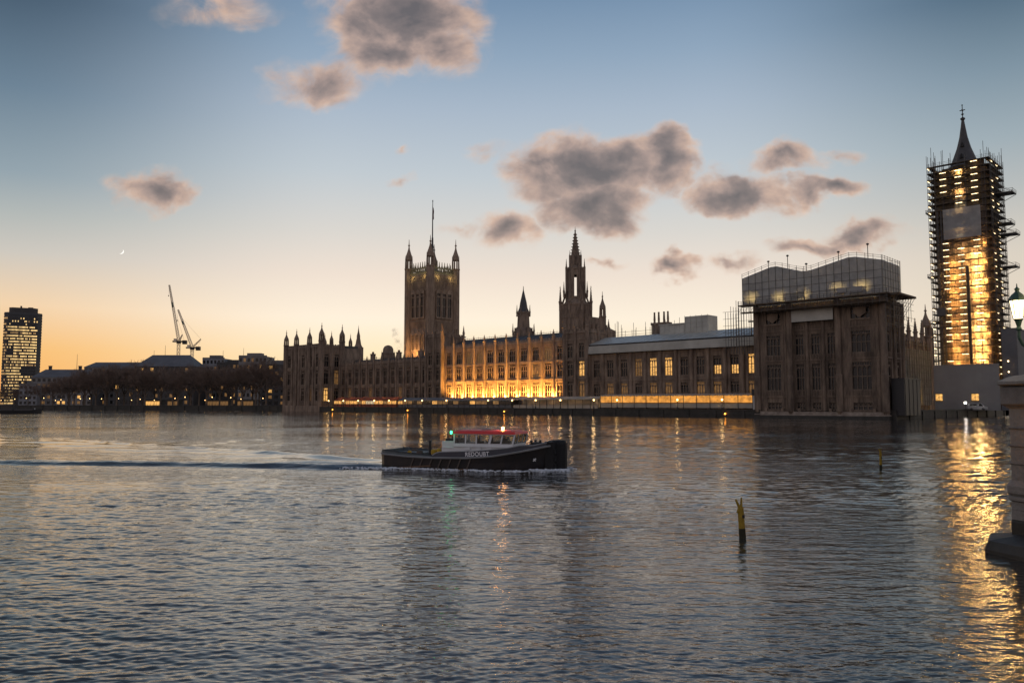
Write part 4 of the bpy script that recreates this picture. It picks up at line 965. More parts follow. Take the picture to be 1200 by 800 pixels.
# ------------------------------------------------------------------ left bank: trees, buildings, tower, cranes
def bank(s, off):          # point on the far left bank: s runs from the palace leftwards, off inland
    pts = [(-128, 413), (-287, 464.5), (-520, 505)]
    d0 = math.hypot(pts[1][0] - pts[0][0], pts[1][1] - pts[0][1]);
    a, b = (pts[0], pts[1]) if s <= d0 else (pts[1], pts[2]); s = s if s <= d0 else s - d0
    l = math.hypot(b[0] - a[0], b[1] - a[1]); ux, uy = (b[0] - a[0]) / l, (b[1] - a[1]) / l
    return (a[0] + ux*s + uy*off, a[1] + uy*s - ux*off)
def bare_tree(seed, H):
    rg = random.Random(seed); tr = MB(); cr = MB()
    tr.prism(0, 0, [(.55, 0), (.42, 1.2), (.36, H*.28)], 7)
    def grow(p, d, l, r, lev):
        q = p + d * l; mb_ = tr if lev < 2 else cr
        mb_.tube(p, q, r, r*.66, n=4 if lev < 3 else 3)
        if lev >= 5: return
        nk = (4, 3, 3, 3, 4)[lev]
        for k in range(nk):
            t = rg.uniform(.55, 1.0) if k else 1.0
            ax = Vector((rg.gauss(0, 1), rg.gauss(0, 1), rg.gauss(0, 1))).normalized()
            nd = (d + ax * (.75 if lev else .95) + Vector((0, 0, .14))).normalized()
            grow(p + d * l * t, nd, l * rg.uniform(.58, .82), max(.035, r * .60), lev + 1)
    for k in range(4):
        a = k * math.pi / 2 + rg.uniform(-.5, .5); grow(Vector((0, 0, H*.24 + .3*k)), Vector((math.cos(a)*.6, math.sin(a)*.6, 1)).normalized(), H*.25, .24, 0)
    grow(Vector((0, 0, H*.27)), Vector((.05, .03, 1)), H*.26, .26, 0)
    return tr.mesh('trunk', BARK), cr.mesh('crown', TWIG)
kinds = [bare_tree(40 + k, 22.0) for k in range(4)]
rt = random.Random(21)
spots = []
s = 3.0
while s < 205: spots.append((s, 7 + rt.uniform(-2, 2))); s += rt.uniform(6.0, 8.5)
s = 6.0
while s < 170: spots.append((s, 24 + rt.uniform(-5, 5))); s += rt.uniform(9, 14)
for i, (s, off) in enumerate(spots):
    x, y = bank(s, off); px_ = 600 + 933 * x / y
    hgt = 23.5 if px_ > 120 else (12 + (px_ - 20) * .11 if px_ > 20 else 11)
    tm_, cm_ = kinds[i % 4]
    T = thing('bare_tree', 'bare brown winter tree in the dense riverside row left of the palace' if off < 16 else 'bare brown winter tree standing behind the front riverside row', 'tree', (x, y, GZ), rt.uniform(0, 6.28), 'winter trees along the river bank' if off < 16 else 'winter trees behind the front row')
    k_ = hgt / 22.0 * rt.uniform(.9, 1.12); T.scale = (k_ * 1.05, k_ * 1.05, k_)
    link('trunk', tm_, T); link('crown', cm_, T)
# embankment street lamps among the trees
ll = MB(); ll.prism(0, 0, [(.2, 0), (.09, .8), (.07, 4.2), (.16, 4.25)], 6); elm = ll.mesh('post', DARKM); lg = MB(); lg.prism(0, 0, [(0, 4.2), (.16, 4.4), (.19, 4.55), (0, 4.75)], 8); egm = lg.mesh('globe', GLOBE)
for i in range(26):
    s = 5 + i * 9.3 + rt.uniform(-2.5, 2.5); x, y = bank(s, rt.choice((1.5, 2.5, 4.0)))
    T = thing('street_lamp', 'small glowing street lamp under the bare riverside trees', 'street lamp', (x, y, GZ), 0, 'street lamps under the riverside trees')
    link('post', elm, T); link('globe', egm, T); T.scale = (1, 1, rt.uniform(.75, 1.15))
point_lights = 0
# low lit kiosks at street level
for s, w_, e in ((70, 7, WDIM), (84, 10, WLIT), (40, 14, WDIM), (22, 10, WDIM)):
    x, y = bank(s, 14); T = thing('kiosk', 'low lit kiosk glowing under the riverside trees, ' + ('wide' if s == 84 else 'narrow and dim' if s == 70 else 'dim and long' if s == 40 else 'dim, nearest the palace'), 'kiosk', (x, y, GZ), R(-18))
    q = MB(); q.box(-w_/2, w_/2, 0, 4, 0, 3.4); q.box(-w_/2 - .4, w_/2 + .4, -.6, 4.4, 3.4, 3.8); q.build('wall', CONC_D, T); n = int(w_ / 1.8)
    for k in range(n): q = MB(); q.box(.1, w_/n - .1, -.05, -.01, .6, 2.9); q.build('lit_window', e, T, (-w_/2 + k*w_/n, 0, 0))

def block(label, x, y, w_, d_, z, roofh, wallm, roofm, rot=0.0, litp=.2, floors=4, cols=12, seed=1, name='office_building', hip=True, zbase=GZ):
    T = thing(name, label, 'building', (x, y, zbase), rot); mb = MB(); mb.box(-w_/2, w_/2, 0, d_, 0, z)
    for k in range(floors): mb.box(-w_/2 - .15, w_/2 + .15, -.18, -.001, z*(k + 1)/floors - .5, z*(k + 1)/floors - .15)
    mb.build('wall', wallm, T); rg = random.Random(seed)
    fh = z / floors; cw = w_ / cols; wm = {}
    for mm in (GLASS, WLIT, WDIM):
        q = MB(); q.box(-cw*.28, cw*.28, -.10, -.02, 0, fh*.5, 0); q.box(-cw*.32, cw*.32, -.16, -.02, -.16, -.01, 1); wm[mm] = q.mesh('window', [mm, wallm])
    n = 0
    for f in range(floors):
        for c in range(cols):
            if n >= 100: break
            u = rg.random(); mm = WLIT if u < litp * .16 else (WDIM if u < litp * .8 else GLASS)
            link('window', wm[mm], T, (-w_/2 + (c + .5)*cw, 0, f*fh + fh*.25)); n += 1
    if roofh:
        mb = MB(); i = roofh * .9 if hip else 0; a = -w_/2 - .4; b = w_/2 + .4
        mb.poly([(a, -.4, z), (b, -.4, z), (b - i, d_/2, z + roofh), (a + i, d_/2, z + roofh)]); mb.poly([(b, d_ + .4, z), (a, d_ + .4, z), (a + i, d_/2, z + roofh), (b - i, d_/2, z + roofh)])
        mb.poly([(a, d_ + .4, z), (a, -.4, z), (a + i, d_/2, z + roofh)]); mb.poly([(b, -.4, z), (b, d_ + .4, z), (b - i, d_/2, z + roofh)]); mb.build('roof', roofm, T)
    else:
        mb = MB(); mb.box(-w_/2, w_/2, -.1, .3, z, z + .9); mb.box(-w_*.3, w_*.2, d_*.3, d_*.7, z, z + 3); mb.build('roof', roofm, T)
    return T
PALE = mat('pale_render', (.30, .31, .33), .8, .25, .1)
Yb = 620.0
def bx(px_, Y=Yb): return (px_ - 600) / 933.0 * Y
block('pale blank sided building left of the trees with a slate roof', bx(34), Yb, 14, 18, 16, 0, PALE, SLATE, 0, .05, 4, 4, 2)
T = block('long pale stone office with grey roof and lit upper windows at the far left', bx(68), Yb + 6, 46, 20, 22, 6.5, CONC, SLATE, R(4), .55, 5, 12, 3)
for x in (-14, 9): q = MB(); q.box(-1, 1, -.8, .8, 0, 5); q.box(-1.2, 1.2, -1, 1, 5, 5.4); q.build('chimney', CONC_D, T, (x, 10, 26))
block('wide office with plain grey roof rising behind the left trees', bx(112), Yb + 30, 50, 22, 31, 4.5, CONC, SLATE, 0, .2, 6, 14, 4)
block('stone office block with sloped roof behind the trees below the taller crane', bx(150), Yb + 10, 30, 20, 29, 4, CONC_D, SLATE, 0, .2, 5, 8, 5)
block('large dark hipped roof office below the cranes', bx(196), Yb - 5, 46, 24, 30, 9.5, CONC_D, SLATE, 0, .35, 6, 12, 6)
block('grey block of glazed offices with cabins on the roof right of the cranes', bx(233), Yb + 30, 18, 18, 38, 0, PALE, SLATE, 0, .2, 7, 6, 7)
block('low dark office behind the trees between the cranes and the palace', bx(264), Yb + 25, 32, 20, 34, 0, CONC_D, CONC_D, 0, .25, 6, 10, 8)
block('flat topped pale office with roof plant just left of the palace', bx(296), Yb, 22, 20, 38, 0, CONC, CONC, 0, .2, 7, 7, 9)
block('brown office beside the palace with many scattered lit windows', bx(328, Yb - 100), Yb - 100, 24, 20, 27, 0, CONC_D, SLATE, 0, .5, 7, 6, 10)
block('dark low building at the far left edge of the picture', bx(2), Yb + 40, 30, 18, 12, 0, CONC_D, SLATE, 0, .3, 3, 8, 11)
for px_, h_ in ((90, 41), (180, 44), (193, 48), (261, 44), (285, 46), (298, 41)):
    T = thing('roof_mast', 'thin mast on the skyline above the left hand roofs', 'mast', (bx(px_, 640), 640, 28), 0, 'thin masts on the left skyline')
    q = MB(); q.prism(0, 0, [(.22, 0), (.16, h_ - 32), (.1, h_ - 26)], 5); q.build('pole', STEEL, T)

# distant slab tower with rows of lit offices
MX, MY = -592.0, 960.0
T = thing('office_tower', 'tall office tower with bands of lit windows at the far left', 'tower block', (MX, MY, GZ), R(30)); T.scale = (.9, .9, 1)
mb = MB(); pts = [(-22, -4), (-17, -9), (17, -9), (22, -4), (22, 6), (-22, 6)]
def ringpoly(mb, pts, z0, z1, m=0):
    a = [mb.P((x, y, z0)) for x, y in pts]; b = [mb.P((x, y, z1)) for x, y in pts]; n = len(pts)
    for k in range(n): mb.face((a[k], a[(k+1) % n], b[(k+1) % n], b[k]), m)
    mb.face(b, m); mb.face(a[::-1], m)
ringpoly(mb, [(x*.985, y*.96) for x, y in pts], 0, 110)
for k in range(31): ringpoly(mb, pts, 3.5*k + 2.25, 3.5*k + 3.9)
for k in range(1, 22): x = -17 + 34*k/22; mb.box(x - .16, x + .16, -9.25, -9.0, 0, 108)
mb.build('wall', mat('tower_cladding', (.07, .075, .08), .5, .2, .05), T)
rg = random.Random(9)
for k in range(30):
    q = MB(); rowl = rg.choice((.45, .85, .92, .95))
    for c in range(22):
        x0 = -17 + 34*c/22; dark = (k in (27, 28, 29) and rg.random() < .8) or (17 <= k <= 18 and c < 5) or (k in (10, 11, 12) and c > 10)
        u = rg.random(); q.box(x0 + .2, x0 + 34/22 - .2, -8.85, -8.72, .5, 2.2, 0 if dark or u < .12 else (1 if u < rowl else 2))
    for c in range(3): q.poly([(-21.6 + 4.3*c/3, -4.2 - 4.4*c/3 - .0, 0), (-21.6 + 4.3*(c+.9)/3, -4.2 - 4.4*(c+.9)/3, 0), (-21.6 + 4.3*(c+.9)/3, -4.2 - 4.4*(c+.9)/3, 2.3), (-21.6 + 4.3*c/3, -4.2 - 4.4*c/3, 2.3)], 0 if rg.random() < .5 else 2)
    q.build('window_band', [GLASS, lit('office_glow', (1, .66, .26), 1.5, .2, .5), lit('office_dim_glow', (1, .58, .22), .5, .2, .4)], T, (0, -.12, 3.5*k + .1))
mb = MB(); ringpoly(mb, [(x*.75, y*.8) for x, y in pts], 110, 116); mb.box(-4, -2, -3, 3, 116, 118.5); mb.box(5, 11, -3, 3, 116, 117.2); mb.build('roof_plant', CONC_D, T)

# tower cranes
CRP = mat('crane_paint', (.88, .74, .55), .5, .15, .5)
def lattice(mb, p, q, w0, w1, n, r=.14):
    p = Vector(p); q = Vector(q); d = (q - p).normalized(); a = d.cross(Vector((0, 1, 0))).normalized(); b = d.cross(a)
    cor = lambda t, k: p + (q - p)*t + (a*((-1, 1, 1, -1)[k]) + b*((-1, -1, 1, 1)[k])) * (w0 + (w1 - w0)*t)
    for k in range(4): mb.tube(cor(0, k), cor(1, k), r, n=4)
    for i in range(n):
        for k in range(4): mb.tube(cor(i/n, k), cor((i+1)/n, (k+1) % 4), r*.6, n=3)
def crane(label, px_, zb, zt, tipx, tipz, ax, az_):
    Y = 700.0; X0 = bx(px_, Y); T = thing('tower_crane', label, 'crane', (X0, Y, GZ), 0, None)
    mb = MB(); lattice(mb, (0, 0, 0), (0, 0, zt), 1.0, 1.0, 16, .2); mb.build('mast', CRP, T)
    mb = MB(); mb.prism(0, 0, [(1.9, zt), (1.9, zt + 1.2)], 10); mb.box(-5.0, 5.5, -1.6, 1.6, zt + 1.2, zt + 2.4); mb.box(3.6, 7.0, -1.5, 1.5, zt - .6, zt + 2.8); mb.build('counterweight', DARKM, T)
    mb = MB(); mb.box(-3.6, -1.4, -2.4, -.4, zt + 1.4, zt + 4.2); mb.build('cab', CRP, T)
    mb = MB(); lattice(mb, (0, 0, zt + 2.4), (tipx, 0, tipz), .95, .45, 26, .2); JB = mb.build('jib', CRP, T)
    t0, t1 = .60, .69; mb = MB(); p = lambda t: (tipx*t, -1.05, zt + 2.4 + (tipz - zt - 2.4)*t); mb.tube(p(t0), p(t1), .62, n=4); mb.build('jib_sign', mat('jib_sign_paint', (.03, .10, .07), .5), JB)
    mb = MB(); lattice(mb, (.5, 0, zt + 2.4), (ax, 0, az_), .6, .25, 8, .16); mb.tube((ax, 0, az_), (tipx*.8, 0, zt + 2.4 + (tipz - zt - 2.4)*.8), .07, n=3); mb.tube((ax, 0, az_), (5, 0, zt + 2), .08, n=3); mb.build('a_frame', CRP, T)
    mb = MB(); mb.tube((tipx, 0, tipz), (tipx - .3, 0, tipz - 9), .05, n=3); mb.prism(tipx - .3, 0, [(0, tipz - 10.4), (.5, tipz - 9.6), (0, tipz - 8.8)], 6); mb.build('hook', DARKM, JB)
crane('taller pale luffing crane with jib almost upright over the left roofs', 208.5, 2, 54, -10.0, 106, 3.0, 62)
crane('lower pale luffing crane right of the taller one', 224.5, 2, 48.5, -13.5, 84, 7.5, 58)

# moored barge at the far left
T = thing('moored_barge', 'dark low barge moored at the left edge of the river', 'barge', (-196, 318, 0), R(-4))
mb = MB(); n = 14
secs = [(-9, 1.2, 1.3), (-8, 2.1, 1.2), (0, 2.3, 1.05), (6, 2.2, 1.15), (8.6, 1.2, 1.5), (9.3, .2, 1.6)]; ids = []
for x, b, z in secs: ids.append([mb.P((x, -b*.8, -.4)), mb.P((x, -b, z)), mb.P((x, b, z)), mb.P((x, b*.8, -.4))])
for a, b in zip(ids, ids[1:]):
    for k in range(3): mb.face((a[k], b[k], b[k+1], a[k+1]))
mb.face(ids[0]); mb.face(ids[-1][::-1]); mb.build('hull', DARKM, T)
mb = MB(); mb.box(-6.5, -2, -1.5, 1.5, 1.1, 3.1); mb.box(-6.8, -1.8, -1.7, 1.7, 3.1, 3.25); mb.build('wheelhouse', CONC_D, T); mb = MB(); mb.box(-6, -2.4, -1.55, -1.501, 2.0, 2.8); mb.build('window', GLASS, T); mb = MB(); mb.box(-1, 6.5, -1.6, 1.6, 1.1, 1.6); mb.build('hatch_cover', CONC_D, T)
mb = MB(); mb.tube((7.6, -1.7, 1.5), (7.6, -1.7, 2.0), .2, n=6); mb.build('bollard', WH, T)

# crescent moon
MD = 3000.0; mx, mz = tan_dir(142, 294.5); T = thing('moon', 'thin white crescent moon low in the left sky', 'moon', (mx*MD, MD, HC + mz*MD), R(20))
mb = MB(); r0 = 9.6; n = 20; outer = []; inner = []
for k in range(n + 1):
    a = -math.pi/2 + math.pi*k/n; outer.append((r0*math.cos(a), r0*math.sin(a))); inner.append((r0*.62*math.cos(a), r0*math.sin(a)))
for (o1, o2, i1, i2) in zip(outer, outer[1:], inner, inner[1:]):
    mb.poly([(o1[0], 2, o1[1]), (i1[0], 0, i1[1]), (i2[0], 0, i2[1]), (o2[0], 2, o2[1])]); mb.poly([(o2[0], 2, o2[1]), (i2[0], 4, i2[1]), (i1[0], 4, i1[1]), (o1[0], 2, o1[1])])
o = mb.build('crescent', lit('moonlight', (1, .97, .9), 1.3, .05, .9), T); o.rotation_euler = (0, R(35), 0)
# ------------------------------------------------------------------ work boat
HULLM = mat('black_hull_paint', (.018, .018, .020), .4, .3, 1.6, .15, 5.0, col2=(.034, .026, .022), streak=.4)
NAVY = mat('navy_paint', (.020, .028, .050), .3, .2, 1.0)
TEAL = mat('grey_deck_paint', (.10, .125, .13), .6, .3, 1.5)
WHP = mat('white_boat_paint', (.75, .76, .76), .4, .12, 1.0)
REDP = mat('red_roof_paint', (.80, .05, .04), .4, .2, 1.5)
YEL = mat('yellow_paint', (.55, .34, .02), .5, .3, 2.0)
RUB = mat('rubber', (.012, .012, .012), .8, .3, 4.0)
CLR = bpy.data.materials.new('wheelhouse_glass'); CLR.use_nodes = True
_t = CLR.node_tree; _t.nodes.clear(); _o = _t.nodes.new('ShaderNodeOutputMaterial'); _m = _t.nodes.new('ShaderNodeMixShader'); _f = _t.nodes.new('ShaderNodeFresnel'); _f.inputs[0].default_value = 1.45
_g = _t.nodes.new('ShaderNodeBsdfGlossy'); _g.inputs['Roughness'].default_value = .03; _tr = _t.nodes.new('ShaderNodeBsdfTransparent'); _tr.inputs[0].default_value = (.55, .58, .58, 1)
_t.links.new(_f.outputs[0], _m.inputs[0]); _t.links.new(_tr.outputs[0], _m.inputs[1]); _t.links.new(_g.outputs[0], _m.inputs[2]); _t.links.new(_m.outputs[0], _o.inputs[0])
B = thing('work_boat', 'black hulled work boat with red roofed wheelhouse steaming across the river', 'boat', BOAT, BYAW); B.scale = (.905, .93, .89)
secs = [(-6.35, 1.45, 1.55, 1.10), (-6.0, 1.75, 1.85, 1.04), (-4, 1.95, 2.05, .92), (-2, 2.0, 2.15, .88), (.5, 2.0, 2.15, .92), (2.4, 1.9, 2.12, 1.08), (3.9, 1.6, 1.98, 1.34), (5.0, 1.15, 1.65, 1.56), (5.8, .75, 1.25, 1.74), (6.25, .5, .95, 1.82)]
def sheer(x):
    for a, b in zip(secs, secs[1:]):
        if a[0] <= x <= b[0]: t = (x - a[0]) / (b[0] - a[0]); return a[2] + (b[2] - a[2])*t, a[3] + (b[3] - a[3])*t
    return secs[-1][2:] if x > 0 else secs[0][2:]
mb = MB(); ids = []
for x, bw, bd, z in secs: ids.append([mb.P(p) for p in ((x, 0, -.9), (x, -bw*.75, -.6), (x, -bw, 0), (x, -(bw + bd)/2, z*.55), (x, -bd, z), (x, bd, z), (x, (bw + bd)/2, z*.55), (x, bw, 0), (x, bw*.75, -.6))])
for a, b in zip(ids, ids[1:]):
    for k in range(9): j = (k + 1) % 9; mb.face((a[k], b[k], b[j], a[j]), 1 if k == 4 else 0)
mb.face(ids[0][::-1]); mb.face(ids[-1]); mb.build('hull', [HULLM, TEAL], B)
xs = np.linspace(-6.3, 6.2, 50)
for s in (-1, 1):
    mb = MB()
    for xa, xb in zip(xs, xs[1:]):
        (ya, za), (yb, zb) = sheer(xa), sheer(xb); mb.tube((xa, s*(ya + .04), za - .02), (xb, s*(yb + .04), zb - .02), .075, n=6)
    mb.build('rubbing_rail', mat('grey_rail', (.30, .30, .29), .6), B)
def bulwark(name, xa, xb, top, m, capname, capm, inset=.06):
    xs = np.linspace(xa, xb, 30)
    for s in (-1, 1):
        mb = MB(); mc = MB()
        for p, q in zip(xs, xs[1:]):
            (yp, zp), (yq, zq) = sheer(p), sheer(q); yp -= inset; yq -= inset
            o = [mb.P(v) for v in ((p, s*yp, zp), (q, s*yq, zq), (q, s*(yq - .02), top(q)), (p, s*(yp - .02), top(p)), (p, s*(yp - .10), zp), (q, s*(yq - .10), zq), (q, s*(yq - .10), top(q)), (p, s*(yp - .10), top(p)))]
            for f_ in ((0, 1, 2, 3), (5, 4, 7, 6), (3, 2, 6, 7)): mb.face([o[k] for k in (f_ if s < 0 else f_[::-1])])
            mc.tube((p, s*(yp - .04), top(p) + .02), (q, s*(yq - .04), top(q) + .02), .045, n=5)
        pb = mb.build(name, m, B); mc.build(capname, capm, pb)
interp = lambda pts: (lambda x: float(np.interp(x, [p[0] for p in pts], [p[1] for p in pts])))
topm = interp([(-2.15, .98), (-1.7, 1.24), (1, 1.36), (3.4, 1.60), (4.3, 1.80), (5.0, 1.78), (6.2, 2.05)])
bulwark('bulwark', -2.1, 6.2, topm, NAVY, 'bulwark_cap', mat('pale_rail', (.38, .38, .37), .5))
bulwark('aft_bulwark', -6.3, -2.15, interp([(-6.3, 1.30), (-4.6, 1.16), (-2.15, 1.0)]), TEAL, 'aft_rail', DARKM)
mb = MB(); mb.box(-6.35, -6.25, -1.5, 1.5, 1.0, 1.3); mb.build('transom', TEAL, B)
mb = MB(); mb.prism(6.28, 0, [(.62, -.3), (.66, .2), (.66, 1.9), (.55, 2.12)], 10); mb.box(5.75, 6.35, -1.12, 1.12, -.05, 2.06)
for z in (.4, .9, 1.4): mb.box(6.30, 6.42, -1.05, 1.05, z - .16, z + .16)
mb.build('bow_fender', RUB, B)
mb = MB()
for k in range(7):
    x = -3.7 + k*.72; yb, zb = sheer(x); mb.tube((x + .22, -(yb + .05), zb - .06), (x - .12, -(yb - .05), .12), .05, n=5)
mb.build('fender_strap', mat('worn_rope', (.16, .13, .11), .9), B)
mb = MB(); mb.tube((-2.2, -2.13, .06), (.6, -2.13, .10), .06, n=6); mb.tube((-4.6, -2.08, .10), (-2.2, -2.13, .30), .05, n=6); mb.build('boarding_spar', mat('spar', (.22, .13, .07), .8), B)
# wheelhouse: white lower cabin, glazed upper part, red roof
mb = MB()
def taper(x0, x1, y0, y1, z0, z1, fx=.0, ax=.0, iy=.0, m=0):
    i = [mb.P(p) for p in ((x0, -y0, z0), (x1, -y0, z0), (x1, y0, z0), (x0, y0, z0), (x0 + ax, -y1, z1), (x1 + fx, -y1, z1), (x1 + fx, y1, z1), (x0 + ax, y1, z1))]
    for q in ((3,2,1,0),(4,5,6,7),(0,1,5,4),(1,2,6,5),(2,3,7,6),(3,0,4,7)): mb.face([i[k] for k in q], m)
taper(-.85, 3.55, 1.35, 1.33, .9, 1.86)
taper(-1.75, -.86, 1.3, 1.25, .9, 2.0); mb.box(-1.7, -.9, -1.32, -1.26, 1.5, 1.56); mb.box(-.8, 3.5, -1.42, -1.36, 1.62, 1.68)
for x in (.1, .9, 1.7): mb.box(x, x + .35, -1.44, -1.352, 1.40, 1.58)
mb.build('cabin', WHP, B)
mb = MB()
for x, w_ in ((-.85, .10), (.02, .09), (.82, .09), (1.75, .16), (2.62, .09), (3.48, .10)):
    sl = .14 if x > 1.5 else 0
    for s in (-1, 1):
        i = [mb.P(p) for p in ((x, s*1.33, 1.86), (x + w_, s*1.33, 1.86), (x + w_, s*1.24, 1.86), (x, s*1.24, 1.86), (x + sl, s*1.27, 2.52), (x + w_ + sl, s*1.27, 2.52), (x + w_ + sl, s*1.18, 2.52), (x + sl, s*1.18, 2.52))]
        for q in ((4,5,6,7),(0,1,5,4),(1,2,6,5),(2,3,7,6),(3,0,4,7)): mb.face([i[k] for k in (q if s < 0 else q[::-1])])
for y in (-.45, .45): mb.tube((3.52, y, 1.86), (3.66, y, 2.52), .05, n=4); mb.tube((-.82, y, 1.86), (-.82, y, 2.52), .05, n=4)
mb.box(-.86, 3.7, -1.30, -1.19, 2.46, 2.52); mb.box(-.86, 3.7, 1.19, 1.30, 2.46, 2.52)
mb.build('window_post', WHP, B)
for xa, xb in ((-.75, .02), (.11, .82), (.91, 1.75), (1.91, 2.62), (2.71, 3.48)):
    for s in (-1, 1): q = MB(); q.poly([(xa, s*1.30, 1.87), (xb, s*1.30, 1.87), (xb + .1, s*1.24, 2.46), (xa + .1, s*1.24, 2.46)]); q.build('window', CLR, B)
q = MB(); q.poly([(3.54, -1.2, 1.87), (3.54, 1.2, 1.87), (3.68, 1.15, 2.46), (3.68, -1.15, 2.46)]); q.build('window', CLR, B)
q = MB(); q.poly([(-.8, -1.2, 1.87), (-.8, 1.2, 1.87), (-.8, 1.15, 2.46), (-.8, -1.15, 2.46)]); q.build('window', CLR, B)
mb = MB(); taper(-.9, 3.75, 1.38, 1.28, 2.53, 2.70, fx=-.1, ax=.06); taper(-.7, 3.5, 1.2, 1.0, 2.701, 2.78, fx=-.2, ax=.1); WR = mb.build('wheelhouse_roof', REDP, B)
mb = MB()
for s in (-1, 1):
    mb.tube((-.8, s*1.1, 2.88), (3.4, s*1.1, 2.88), .025, n=4)
    for x in (-.8, .3, 1.4, 2.5, 3.4): mb.tube((x, s*1.1, 2.70), (x, s*1.1, 2.88), .02, n=4)
mb.box(.9, 1.6, -.5, .5, 2.78, 2.90); mb.tube((1.2, -.3, 2.9), (1.2, -.3, 3.25), .02, n=4); mb.tube((.2, .2, 2.78), (.2, .2, 3.6), .02, n=4); mb.tube((3.2, .9, 2.75), (3.2, .9, 3.2), .02, n=4); mb.box(2.9, 3.5, -.15, .15, 2.95, 3.02)
mb.build('roof_rail', mat('pale_rail', (.3, .3, .3)), WR)
q = MB(); q.prism(2.55, -.6, [(.09, 2.78), (.10, 2.98), (0, 3.03)], 8); q.build('deck_beacon', lit('beacon_glass', (1, .45, .12), 22, 6, .9), B); point('beacon_light', B, (2.55, -.75, 3.1), 10, (1, .4, .1), .05)
q = MB(); q.prism(-1.0, -1.36, [(.05, 2.50), (.07, 2.54), (.07, 2.68), (.05, 2.72)], 8); q.build('green_sidelight', lit('green_lens', (.05, 1, .35), 6, 6, .9), B); point('sidelight', B, (-1.0, -1.6, 2.6), 1.2, (.1, 1, .35), .05)
q = MB(); q.box(-1.12, -.92, -1.30, -1.22, 2.44, 2.76); q.build('light_screen', DARKM, B)
mb = MB(); mb.box(1.9, 2.6, -.9, .9, .9, 1.98); mb.box(.6, 1.05, -.8, -.35, .9, 2.0); mb.box(.6, .75, -.8, -.35, 2.0, 2.25); mb.box(2.2, 2.5, .2, .7, 1.98, 2.2); mb.build('helm_console', DARKM, B)
mb = MB(); mb.box(-1.65, -.95, -.9, .9, 2.0, 2.16); mb.tube((-1.5, -.6, 2.16), (-1.62, -.6, 2.45), .04, n=5); mb.tube((-1.3, -.4, 2.16), (-1.45, -.4, 2.45), .04, n=5); mb.build('engine_casing', DARKM, B)
mb = MB(); mb.prism(-2.95, -.7, [(.12, .9), (.10, 1.2), (.10, 1.92), (.15, 1.94), (.15, 2.0)], 8); mb.build('exhaust_post', DARKM, B)
mb = MB()
for x, y, z in ((-2.55, -.9, 1.18), (-2.2, -.8, 1.25)): mb.prism(x, y, [(.10, z - .22), (.2, z - .1), (.2, z + .12), (.08, z + .2)], 8)
mb.build('yellow_buoy', YEL, B)
q = MB(); q.tube((-4.15, -1.55, 1.16), (-4.15, -1.42, 1.16), .14, n=12); q.build('yellow_drum', YEL, B)
mb = MB(); mb.box(-5.4, -3.3, -.9, .9, .9, 1.12); mb.box(-4.75, -4.3, -1.5, -1.1, .9, 1.22); mb.tube((-5.6, -1, 1), (-5.6, -1, 1.35), .09, n=6); mb.tube((-5.6, 1, 1), (-5.6, 1, 1.35), .09, n=6); mb.build('deck_hatch', TEAL, B)
mb = MB()
for x, y in ((4.6, -.5), (4.9, .5), (4.55, .5)): mb.tube((x, y, 1.4), (x, y, 2.1), .09, n=8)
mb.tube((4.6, -.5, 1.92), (4.9, .5, 1.92), .06, n=6); mb.tube((4.2, -.9, 1.4), (4.2, -.9, 1.75), .05, n=6); mb.build('bitts', DARKM, B)
mb = MB(); mb.extrude_xz([(-.04, -.13), (.04, -.13), (.04, .13), (-.04, .13)], 0, .02); mb.extrude_xz([(-.11, -.03), (.11, -.03), (.11, .03), (-.11, .03)], -.005, .015)
o = mb.build('draught_mark', WHP, B, (5.15, -1.47, .85)); o.rotation_euler = (0, R(45), R(22))
fc = bpy.data.curves.new('boat_name', 'FONT'); fc.body = 'REDOUBT'; fc.size = .40; fc.extrude = .006; fc.align_x = 'CENTER'; fc.offset = .009; fc.space_character = 1.08
fo = bpy.data.objects.new('boat_name', fc); C.objects.link(fo); bpy.context.view_layer.update()
me = bpy.data.meshes.new_from_object(fo.evaluated_get(bpy.context.evaluated_depsgraph_get())); bpy.data.objects.remove(fo)
me.materials.clear(); me.materials.append(mat('white_lettering', (.85, .85, .85), .5, .1)); o = link('boat_name', me, B, (1.28, -2.125, 1.06)); o.rotation_euler = (R(88), R(-3), 0); o.scale = (.92, 1, 1)
# foam washing along the hull
mb = MB(); rf = random.Random(3); ca, sa = math.cos(BYAW), math.sin(BYAW)
for k in range(1900):
    u = rf.random() if k % 3 else rf.choice((rf.uniform(.86, 1.0), rf.uniform(0, .22))); x = -8.5 + 15.8*u; s = -1 if rf.random() < .7 else 1
    y = s * (np.interp(x, [-8.5, -6.5, -4, 3, 5.5, 7.3], [2.6, 2.15, 2.08, 2.0, 1.25, .3]) + abs(rf.gauss(0, .26)) * (1.4 if x < -5 or x > 5 else 1))
    x *= .905; y *= .93; wx, wy = BOAT[0] + x*ca - y*sa, BOAT[1] + x*sa + y*ca; z = rf.uniform(.03, .13) * (1.7 if x > 4.3 else 1); r = rf.uniform(.02, .10)
    mb.prism(wx, wy, [(r, z - .05), (r*.7, z + r*.12), (0, z + r*.16)], 5, rot=rf.random()*6)
struct(mb.build('wash_foam', mat('foam', (.80, .84, .88), .8, .15, 2.0)), 'stuff')

